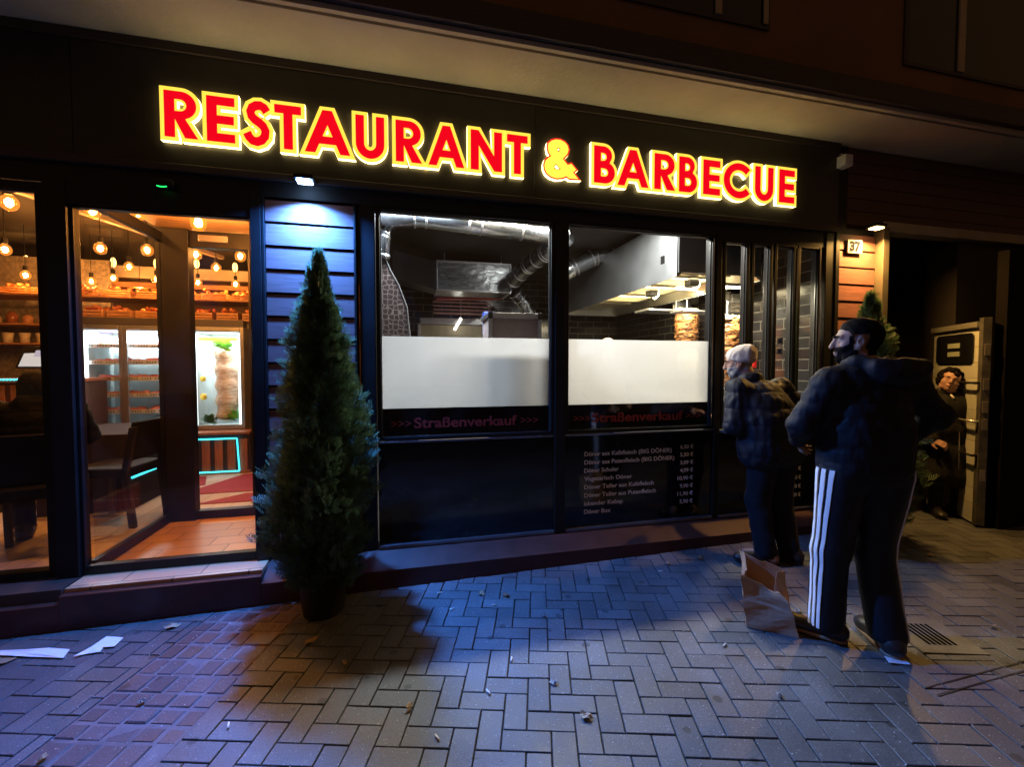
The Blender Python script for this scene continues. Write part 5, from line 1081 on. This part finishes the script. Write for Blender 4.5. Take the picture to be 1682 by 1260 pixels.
# ---- woman by the cream door
def woman():
    X, Y = 5.02, -.20; root = person("woman with dark curly hair in a long dark coat standing at the open cream door", (X, Y, gz(X)), R(152)); s_ = .93
    hips = [V3(-.09, 0, .80), V3(.09, 0, .80)]; knees = [V3(-.09, .02, .44), V3(.09, .02, .44)]; ank = [V3(-.10, 0, .085), V3(.09, .0, .085)]
    sh = [V3(-.17, 0, 1.18), V3(.17, 0, 1.17)]; el = [V3(-.235, -.03, .93), V3(.24, .0, .92)]; wr = [V3(-.22, .12, .72), V3(.20, .10, .76)]
    hc = V3(.03, .045, 1.345); hM = rotz(R(-26)) @ roty(R(-16)) @ rotx(R(4))
    B = SDF(); B.cap((0, 0, .84), (0, 0, 1.0), .12, .11, .05); B.ell((0, 0, 1.08), (.15, .11, .15), .05); legs(B, hips, knees, ank, (.085, .055, .04))
    for i in (0, 1): B.cap((0, 0, 1.18), sh[i], .055, .045, .04); B.cap(sh[i], el[i], .045, .036, .03); B.cap(el[i], wr[i], .034, .025, .02); foot(B, ank[i], R(10-20*i), .22, .032)
    B.cap((0, 0, 1.19), hc+V3(0, -.02, -.08), .048, .048, .03); head(B, hc, hM, .93, 1.08)
    hand(B, wr[0], wr[0]+V3(.15, .4, -.9), (.6, -.5, 0), 1, .5); hand(B, wr[1], wr[1]+V3(-.5, .6, -.2), (-.3, -.3, -.6), -1, .6)
    V, F = B.mesh(.006); V = smoothv(V, F, 1, .3); N = normals(V, F); mkmesh("body", V, F, SKINW, root); head_extras(root, V, F, N, hc, hM, .93, None, None, 2)
    f = MB(); 
    lp = [np.array((-.020+.04*i/8, .104-.012*abs(i-4)/4*.8, -.052-.003*math.sin(i/8*3.14))) for i in range(9)]; f.tube([hM@(p*.93)+hc for p in lp], [.002, .0035, .0045, .005, .0045, .005, .0045, .0035, .002], 6); o = f.build("lips", pm("lips_m", (.42, .10, .08), .4), None, 0, True); o.parent = root; o.location = (0, 0, 0)
    S = SDF(); rr = random.Random(5); S.M = hM; S.T = hc
    for i in range(70):
        a = rr.uniform(0, 6.28); e = rr.uniform(-.75, 1.4); d = V3(math.cos(a)*math.cos(e), math.sin(a)*math.cos(e), math.sin(e)); p = d*V3(.080, .098, .092)+V3(0, -.022, .018)
        if p[1] > .035 and p[2] < .062: continue
        S.ell(p, (.024, .024, .022), .012)
    S.M = np.eye(3); S.T = np.zeros(3); V, F = S.mesh(.006); V = crease(V, F, .006, 60, 3, (1, 1, 1)); mkmesh("hair", V, F, HAIRB, root)
    CT = clothmat("black_coat", (.008, .007, .006), .8, sheen=.02); S = SDF(); S.ell((0, 0, 1.08), (.20, .145, .17), .06); S.cap((-.07, 0, .86), (.07, 0, .86), .150, .150, .08); S.cap((-.09, 0, .42), (.09, 0, .42), .17, .17, .12); S.cap((-.07, 0, .62), (.07, 0, .62), .15, .15, .1)
    for i in (0, 1): S.cap(sh[i], el[i], .078, .068, .04); S.cap(el[i], wr[i]+(el[i]-wr[i])*.08, .066, .056, .03)
    for k in range(7): a = R(180+180*k/6); S.cap(V3(.09*math.cos(a), .01+.08*math.sin(a), 1.235), V3(.09*math.cos(a+.45), .01+.08*math.sin(a+.45), 1.235), .027, .027, .02)
    V, F = S.mesh(.009, [((0, 0, .30), (0, 0, -1))]); V = crease(V, F, .006, 20, 2); mkmesh("coat", V, F, CT, root)
    S = SDF()
    for i in (0, 1): S.cap(hips[i], knees[i], .08, .062, .03); S.cap(knees[i], ank[i], .060, .052, .03)
    V, F = S.mesh(.012, [((0, 0, .06), (0, 0, -1))]); mkmesh("trousers", V, F, MATS["dark_trousers"], root)
    f = MB(); 
    for z0, z1 in ((.50, .86),): f.tube([(.015, .178-.02*abs(z-.5), z) for z in np.linspace(z0, z1, 12)], .003, 6)
    o = f.build("zip", ALU, None); o.parent = root; o.location = (0, 0, 0)
    f = MB(); f.tube([(.055, .10, 1.215), (.035, .125, 1.17)], .009, 8); o = f.build("white_collar", pm("white_cloth", (.7, .65, .6), .8), None, 0, True); o.parent = root; o.location = (0, 0, 0)
    f = MB(); d = (wr[0]-el[0])/np.linalg.norm(wr[0]-el[0]); f.tube([wr[0]-d*.035, wr[0]-d*.02], .045, 16); o = f.build("cuff", MATS["white_cloth"], None, 0, True); o.parent = root; o.location = (0, 0, 0)
    shoe(root, ank[0], R(10), SHOE, .24); shoe(root, ank[1], R(-12), SHOE, .24); root.scale = (.955,)*3; return root
woman()

# ---- seated guest behind the left window, seen from behind
def seated():
    X, Y = -2.53, .53; root = person("seated guest with dark hair and black jacket behind the left window", (X, Y, FZ), R(28)); 
    hips = [V3(-.09, .0, .53), V3(.09, 0, .53)]; knees = [V3(-.13, .42, .53), V3(.13, .42, .53)]; ank = [V3(-.12, .40, .09), V3(.12, .44, .09)]
    sh = [V3(-.19, .0, 1.0), V3(.19, 0, 1.0)]; el = [V3(-.27, .12, .78), V3(.26, .14, .78)]; wr = [V3(-.16, .34, .80), V3(.15, .36, .80)]; hc = V3(0, .05, 1.145); hM = rotz(R(35))
    B = SDF(); B.cap((0, 0, .56), (0, 0, .75), .12, .11, .05); B.ell((0, 0, .88), (.16, .11, .17), .05); legs(B, hips, knees, ank)
    for i in (0, 1): B.cap((0, 0, 1.0), sh[i], .055, .05, .04); B.cap(sh[i], el[i], .048, .038, .03); B.cap(el[i], wr[i], .036, .026, .02); foot(B, ank[i], 0); hand(B, wr[i], wr[i]+V3(0, 1, .1), (0, 0, -1), 1 if i == 0 else -1, .4)
    head(B, hc, hM, .95); V, F = B.mesh(.0075); V = smoothv(V, F, 1, .3); N = normals(V, F); mkmesh("body", V, F, SKIN, root)
    hf = lambda x, y, z: np.where(y > .035, z-.055, z+.075); head_extras(root, V, F, N, hc, hM, .95, dict(f=hf, t=.020, soft=.02, ears=False), None, False, None, False, False)
    S = SDF(); S.ell((0, 0, .86), (.205, .145, .22), .06); S.cap((-.08, 0, .58), (.08, 0, .58), .15, .15, .06)
    for i in (0, 1): S.cap(sh[i], el[i], .08, .066, .04); S.cap(el[i], wr[i], .064, .045, .03)
    S.cap((-.05, -.03, 1.05), (.05, -.03, 1.05), .055, .055, .03); V, F = S.mesh(.011, [((0, 0, .48), (0, 0, -1))]); mkmesh("jacket", puff(V, F, .09, .008, 3), F, clothmat("black_jacket", (.004, .004, .004), .8, sheen=0, spec=.1), root)
    S = SDF(); 
    for i in (0, 1): S.cap(hips[i], knees[i], .10, .078, .03); S.cap(knees[i], ank[i], .075, .06, .03)
    V, F = S.mesh(.012, [((0, 0, .08), (0, 0, -1))]); mkmesh("trousers", crease(V, F, .005, 24, 1), F, MATS["dark_trousers"], root); shoe(root, ank[0], 0); shoe(root, ank[1], 0)
seated()
# ---- cook behind the frosted band
def cook():
    p = at(999, 548, 2.3); X, Y = p.x, 2.3; root = person("cook of whom only a pale cap shows above the frosted band", (X, Y, FZ), R(200)); hc = V3(0, .0, 1.57); hM = rotx(R(-8))
    hips = [V3(-.09, 0, .9), V3(.09, 0, .9)]; knees = [V3(-.1, .02, .5), V3(.1, .02, .5)]; ank = [V3(-.1, 0, .09), V3(.1, 0, .09)]; sh = [V3(-.19, 0, 1.38), V3(.19, 0, 1.38)]; el = [V3(-.26, .05, 1.12), V3(.26, .05, 1.12)]; wr = [V3(-.16, .28, 1.05), V3(.16, .28, 1.05)]
    B = SDF(); B.cap((0, 0, .95), (0, 0, 1.12), .12, .11, .05); B.ell((0, 0, 1.25), (.16, .11, .19), .05); legs(B, hips, knees, ank)
    for i in (0, 1): B.cap((0, 0, 1.38), sh[i], .055, .05, .04); B.cap(sh[i], el[i], .048, .038, .03); B.cap(el[i], wr[i], .036, .026, .02); foot(B, ank[i], 0); hand(B, wr[i], wr[i]+V3(0, 1, -.1), (0, 0, -1), 1 if i == 0 else -1, .5)
    head(B, hc, hM, .96); V, F = B.mesh(.009); mkmesh("body", V, F, SKIN, root)
    S = SDF(); S.M = hM; S.T = hc; S.ell((0, -.015, .055), (.084, .102, .075), .02); S.M = np.eye(3); S.T = np.zeros(3); V, F = S.mesh(.008, [(hM@V3(0, 0, .03)+hc, (0, -.2, -1))]); mkmesh("cap", V, F, MATS["pale_knit"], root)
    S = SDF(); S.ell((0, 0, 1.22), (.20, .14, .24), .06); S.cap((-.07, 0, .9), (.07, 0, .9), .145, .145, .08)
    for i in (0, 1): S.cap(sh[i], el[i], .07, .06, .04); S.cap(el[i], wr[i]+(el[i]-wr[i])*.3, .058, .05, .03)
    V, F = S.mesh(.012, [((0, 0, .8), (0, 0, -1))]); mkmesh("shirt", crease(V, F, .005, 20, 3), F, clothmat("cook_shirt", (.06, .05, .05), .8), root)
    S = SDF(); 
    for i in (0, 1): S.cap(hips[i], knees[i], .1, .08, .04); S.cap(knees[i], ank[i], .08, .07, .03)
    V, F = S.mesh(.012, [((0, 0, .05), (0, 0, -1))]); mkmesh("trousers", V, F, MATS["dark_trousers"], root)
cook()
# ------------------------------------------------------------------ potted conifers
LEAF = islandmat("thuja_leaf", (.045, .09, .045), (.11, .18, .08), .6, .35)
def conifer(x, y, z0, z1, prof, n, lab, seed, pot=True, dens=1):
    rr = random.Random(seed); t = thing("conifer", lab, "conifer", (x, y, gz(x))); f = MB(); H = z1-z0
    def rad(u, a): 
        r = np.interp(u, [p[0] for p in prof], [p[1] for p in prof]); return r*(1+.20*math.sin(3*a+u*9+seed)+.16*math.sin(7*a-u*23)+.14*math.sin(5*a+u*41+seed))
    for i in range(n):
        u = rr.random()**1.25; a = rr.uniform(0, 2*math.pi); R_ = rad(u, a); q = rr.random()**.45; r = R_*q
        c = Vector((x+r*math.cos(a), y+r*math.sin(a), z0+u*H+rr.uniform(-.02, .02))); out = Vector((math.cos(a), math.sin(a), 0)); up = Vector((0, 0, 1)); el = rr.uniform(.25, 1.25) if u < .9 else rr.uniform(.9, 1.5)
        d = (out*math.cos(el)+up*math.sin(el)+Vector((rr.uniform(-.35, .35), rr.uniform(-.35, .35), 0))).normalized(); s = d.cross(Vector((rr.uniform(-1, 1), rr.uniform(-1, 1), rr.uniform(-.5, .5)))).normalized(); L_ = rr.uniform(.045, .10)*(.6 if u > .85 else 1)*(1 if u < .93 else 1.25)
        b = c-d*L_*.3
        # a flat spray: stem with side fingers
        f.add([b-s*.0018, b+s*.0018, b+d*L_], [(0, 1, 2)])
        for k in range(4):
            o = b+d*L_*(.12+.2*k); w_ = L_*(.42-.07*k)
            for sg_ in (-1, 1):
                e = (d*.75+s*sg_*.8).normalized(); n_ = d*.006; f.add([o-n_, o+e*w_*.55-n_*.7+d.cross(s)*.002, o+e*w_, o+e*w_*.5+n_*1.1], [(0, 1, 2, 3)])
    cr = f.build("crown", LEAF, t)
    f = MB(); f.tube([(x, y, .1), (x, y, z0+H*.5), (x+.01, y, z1-.05)], [.022, .012, .003], 8)
    for i in range(60):
        u = rr.random()*.9; a = rr.uniform(0, 6.28); r = rad(u, a)*.75; z = z0+u*H; f.tube([(x, y, z-r*.9), (x+r*.5*math.cos(a), y+r*.5*math.sin(a), z-r*.35), (x+r*math.cos(a), y+r*math.sin(a), z)], [.006, .004, .002], 5, False)
    f.build("trunk", pm("conifer_bark", (.05, .032, .02), .9), t)
    g = gz(x); f = MB(); f.lathe((x, y, g), [(0, 0), (.115, 0), (.12, .01), (.142, .25), (.155, .25), (.157, .285), (.143, .287), (.138, .25), (0, .245)], 32); f.build("pot", pm("pot_plastic", (.016, .014, .013), .5, 0, .3, 6, .3, 60), t, 0, True)
    return t
conifer(-.50, -.40, .20, 2.17, [(0, .15), (.10, .24), (.24, .280), (.42, .25), (.60, .185), (.75, .13), (.86, .085), (.94, .045), (1, .012)], 11500, "tall potted conifer standing before the blue lit siding", 3)
conifer(3.78, -.38, .12, 2.10, [(0, .20), (.12, .28), (.3, .30), (.5, .26), (.68, .20), (.82, .13), (.92, .07), (1, .015)], 6500, "potted conifer before the amber lit siding behind the bearded man", 8)
# ------------------------------------------------------------------ cream door at the right
dr = thing("cream_door", "open cream door with a rounded dark window, steel edge and lock bars", "door", (5.0, -.3, gz(5)))
h0 = Vector((5.36, .16, 0)); h1 = Vector((4.90, -.49, 0)); dv = (h1-h0).normalized(); nv = Vector((-dv.y, dv.x, 0)); 
if nv.x > 0: nv = -nv
def dbox(s0, s1, n0, n1, z0, z1): 
    P = [h0+dv*a+nv*b for a, b in ((s0, n0), (s1, n0), (s1, n1), (s0, n1))]; f = MB(); f.prism([(p.x, p.y, z0) for p in P], (0, 0, z1-z0)); return f
WD = (h1-h0).length; zb, zt = gz(5)+.02, 1.90
CRD = brickmat("cream_door_face", (.46, .46, .38), (.30, .30, .25), .5, .14, 'YZ', .5, .02)
dbox(0, WD-.02, -.025, .0, zb, zt).build("leaf", CRD, dr, .003)
dbox(WD-.02, WD+.035, -.05, .012, zb, zt+.03).build("steel_edge", pm("worn_steel", (.17, .16, .13), .5, .6, .4, 9, .4, 50), dr, .004)
dbox(0, WD-.02, .0, .03, zt-.05, zt).build("top_rail", pm("rail_metal", (.25, .24, .2), .5, .3), dr, .003)
f = MB(); rc = []; s0, s1, z0, z1, r = .08, WD-.10, 1.53, 1.81, .05
for cx_, cz_, a0 in ((s1-r, z1-r, 0), (s0+r, z1-r, 90), (s0+r, z0+r, 180), (s1-r, z0+r, 270)):
    for k in range(7): a = R(a0+15*k); p = h0+dv*(cx_+r*math.cos(a)); rc.append((p.x+nv.x*.002, p.y+nv.y*.002, cz_+r*math.sin(a)))
f.prism(rc, nv*.012); wn = f.build("window", BLACKG, dr, .002)
for z in (1.60, 1.68): g = dbox(.30, .50, .0145, .018, z, z+.045); g.build("window_sticker", pm("pale_label", (.35, .38, .28), .6), wn)
for z, l, m_ in ((1.36, .20, BLACKM), (1.02, .28, pm("bright_bar", (.75, .72, .62), .25, .8)), (.72, .20, BLACKM)):
    g = MB(); a = h0+dv*(WD-l)+nv*.05; b = h0+dv*(WD+.02)+nv*.05; g.tube([(a.x, a.y, z), (b.x, b.y, z)], .011, 8); c = h0+dv*(WD+.01); g.tube([(b.x, b.y, z), (c.x, c.y, z)], .012, 8); g.build("lock_bar", m_, dr, 0, True)
for z in (.50, .95, 1.10, 1.30, 1.60):
    g = dbox(WD+.036, WD+.044, -.04, .0, z, z+.10); g.build("lock_plate", pm("lock_metal", (.4, .36, .26), .4, .8), dr, .003)
# ------------------------------------------------------------------ paper bag
bag = thing("paper_bag", "crumpled brown paper carrier bag standing open beside the striped trousers", "bag", (1.92, -1.2, gz(1.9)))
def bagmesh():
    c = Vector((2.00, -1.235, gz(2.0)+.002)); a = R(-39); U = Vector((math.cos(a), math.sin(a), 0)); V_ = Vector((-math.sin(a), math.cos(a), 0)); w_, d_, h = .125, .080, .30
    n = 14; rows = 16; rr = random.Random(4); per = []
    base = [(-w_, -d_), (w_, -d_), (w_, d_), (0, d_), (-w_, d_), (-w_, 0)]; base = [(-w_, -d_), (0, -d_), (w_, -d_), (w_, 0), (w_, d_), (0, d_), (-w_, d_), (-w_, 0)]
    vs = []; K = 32
    for j in range(rows+1):
        t = j/rows
        for k in range(K):
            s = k/K*8; i = int(s); fr_ = s-i; p = Vector(base[i]).lerp(Vector(base[(i+1) % 8]), fr_)
            cx_ = abs(p.x)/w_; gus = (1-min(1, abs(p.y)/d_)) if cx_ > .98 else 0
            x = p.x*(1-.10*t)-math.copysign(.045*t*gus, p.x); y = p.y*(1+.05*t) 
            if p.y < -d_*.9: y += .030*t*math.sin((1-abs(p.x)/w_)*1.57)*(1.2 if t > .5 else .5)
            z = h*t*(1+.0*t) + (.05*t*(p.x/w_*-.8)) + (.035*t if p.y > 0 else -.055*t*t)
            nz = .009*math.sin(k*.55+j*.35)*t+.004*math.sin(k*.9-j*.8)+rr.uniform(-.0012, .0012); out = Vector((p.x/w_, p.y/d_)).normalized()
            if j == rows: z += rr.uniform(-.012, .010)
            q = c+U*(x+out.x*nz-.05*t)+V_*(y+out.y*nz)+Vector((0, 0, z)); vs.append(q)
    fs = [(j*K+k, j*K+(k+1) % K, (j+1)*K+(k+1) % K, (j+1)*K+k) for j in range(rows) for k in range(K)]+[tuple(range(K))[::-1]]
    return vs, fs
f = MB(); f.add(*bagmesh()); KR = pm("kraft_paper", (.42, .25, .15), .75, 0, .14, 9, .5, 30, dist=.004); o = f.build("bag_body", KR, bag); sm = o.modifiers.new('s', 'SOLIDIFY'); sm.thickness = .0012; sm.offset = -1
f = MB(); q = Vector((2.03, -1.14, .27)); f.prism([q, q+Vector((.05, -.03, -.01)), q+Vector((.065, -.035, .035)), q+Vector((.01, -.0, .055))], (.002, .003, 0)); f.build("receipt", pm("receipt_white", (.8, .78, .75), .6), bag)
# ------------------------------------------------------------------ litter
PAP = pm("white_paper", (.75, .75, .78), .7, 0, .06, 20, .3, 60)
def scrap(name, cat, pts, h, mat, lab, grp=None, seed=0, lift=.01):
    rr = random.Random(seed); f = MB(); pts = [Vector(p) for p in pts]; c = sum(pts, Vector((0, 0)))/len(pts)
    ring = [(p.x, p.y, gz(p.x)+.004+rr.uniform(0, lift)) for p in pts]; mid = [((p.x+c.x)/2, (p.y+c.y)/2, gz(p.x)+.004+rr.uniform(.2, 1)*lift) for p in pts]; n = len(pts)
    f.add(ring+mid+[(c.x, c.y, gz(c.x)+.005+lift*.5)], [(i, (i+1) % n, n+(i+1) % n, n+i) for i in range(n)]+[(n+i, n+(i+1) % n, 2*n) for i in range(n)])
    o = f.build(name, mat); s = o.modifiers.new('s', 'SOLIDIFY'); s.thickness = h; tag(recenter(o), lab, cat, grp); return o
def gp(px, py):
    d = at(px, py, 0)-CAM; t = (0.0-CAM.z)/d.z; p = CAM+d*t; t = (gz(p.x)-CAM.z)/d.z; p = CAM+d*t; return Vector((p.x, p.y))
scrap("paper_sheet", "paper", [gp(*p) for p in ((-40, 1072), (40, 1071), (80, 1068), (115, 1069), (104, 1084), (60, 1082), (0, 1080), (-40, 1079))], .0008, PAP, "long torn white paper strip at the left edge of the paving", seed=1)
scrap("paper_sheet", "paper", [gp(*p) for p in ((120, 1083), (150, 1067), (175, 1047), (203, 1049), (188, 1066), (170, 1067), (165, 1074), (140, 1077))], .0008, PAP, "torn white paper piece with a jagged tail below the entrance", seed=2)
scrap("paper_sheet", "paper", [gp(*p) for p in ((1452, 1080), (1488, 1086), (1497, 1095), (1460, 1092))], .0008, PAP, "small white paper under the heel of the striped trousers", seed=3)
scrap("cardboard_scrap", "cardboard", [gp(*p) for p in ((-40, 1082), (28, 1083), (10, 1092), (-40, 1100))], .002, pm("brown_card", (.25, .17, .1), .8), "brown cardboard corner lying under the long torn paper", seed=4)
LFM = {k: pm("leaf_%s" % k, c, .6, 0, .3, 30, .4, 90) for k, c in (("tan", (.42, .30, .17)), ("brown", (.22, .11, .05)), ("ochre", (.38, .22, .06)), ("grey", (.30, .27, .24)))}
def leaf(px, py, s, ang, col, lab, seed):
    rr = random.Random(seed); c = gp(px, py); pts = []
    for k in range(11): a = k/11*6.283; r = s*(1+.35*math.sin(5*a+seed))*(.55+.45*abs(math.cos(a/2))); q = Vector((r*math.cos(a), r*.62*math.sin(a))); pts.append(c+Vector((q.x*math.cos(ang)-q.y*math.sin(ang), q.x*math.sin(ang)+q.y*math.cos(ang))))
    scrap("dry_leaf", "leaf", pts, .0008, LFM[col], lab, "dry leaves on the paving", seed, .02)
for i, (px, py, s, a, c, lab) in enumerate(((508, 1057, .045, .3, "ochre", "curled ochre leaf on the paving right of the conifer pot"), (790, 978, .03, .8, "tan", "small pale tan leaf before the plinth below the middle window post"), (832, 981, .032, 2, "brown", "brown leaf just right of the pale tan one near the plinth"), (965, 1181, .032, 2.5, "tan", "slim tan leaf in the middle foreground"),
    (910, 1125, .026, 2.2, "grey", "pale frayed leaf above the slim foreground one"), (672, 1167, .024, 1.2, "tan", "pale forked leaf in the foreground left of centre"), (1528, 914, .035, .3, "tan", "flat tan leaf on the amber lit paving"), (1150, 918, .035, 1, "brown", "dark leaf by the plinth left of the leaning man"), (1095, 928, .03, .4, "grey", "greyish leaf on the blue lit paving near the plinth"),
    (280, 1032, .045, .1, "tan", "broad pale leaf at the edge of the setts"), (232, 1157, .02, .7, "grey", "tiny white scrap of leaf on the setts"), (892, 1014, .018, .2, "grey", "small grey leaf fragment on mid paving"), (68, 1252, .022, 1.2, "tan", "little curled leaf at the bottom left corner"), (566, 1092, .02, 2, "tan", "small tan leaf in the conifer's shadow"),
    (1310, 1005, .02, 0, "grey", "small grey leaf beyond the paper bag"), (1630, 1032, .02, 0, "tan", "small leaf at the right edge of the paving"), (1280, 1146, .018, 1, "grey", "white crumpled bit in the bearded man's shadow"))): leaf(px, py, s, a, c, lab, i)
for i, (px, py, a) in enumerate(((722, 976, .1), (802, 1140, 1.9), (375, 1195, 1.8), (742, 1003, .3), (812, 996, .0), (840, 1086, 1.2), (1085, 940, -.3), (718, 1215, 2.0), (1190, 1062, .5))):
    c = gp(px, py); z = gz(c.x)+.008; d = Vector((math.cos(a), math.sin(a), 0))*.016; f = MB(); f.tube([Vector((c.x, c.y, z))-d, Vector((c.x, c.y, z))+d], .0042, 8)
    tag(recenter(f.build("cigarette_butt", pm("butt_white", (.7, .66, .58), .7), None, 0, True)), ["white butt on the blue paving nearest the plinth", "white butt standing out at the lower middle of the paving", "white butt at the right border of the setts", "white butt one step out from the plinth", "small butt below the pale tan leaf", "square white bit in mid paving", "butt on the deep blue paving near the leaning man", "butt near the bottom edge of the picture", "butt left of the paper bag"][i], "cigarette butt", "cigarette butts on the paving")
f = MB(); rr = random.Random(3)
for i in range(1500):
    px_, py_ = rr.uniform(-2.2, 3.6), rr.uniform(-2.6, -.25); s = rr.uniform(.001, .0035); f.ell((px_, py_, gz(px_)+.002), (s, s*rr.uniform(.5, 1), .0012), 5, 4)
o = f.build("debris", pm("crumb_white", (.55, .54, .5), .8)); o['kind'] = 'stuff'
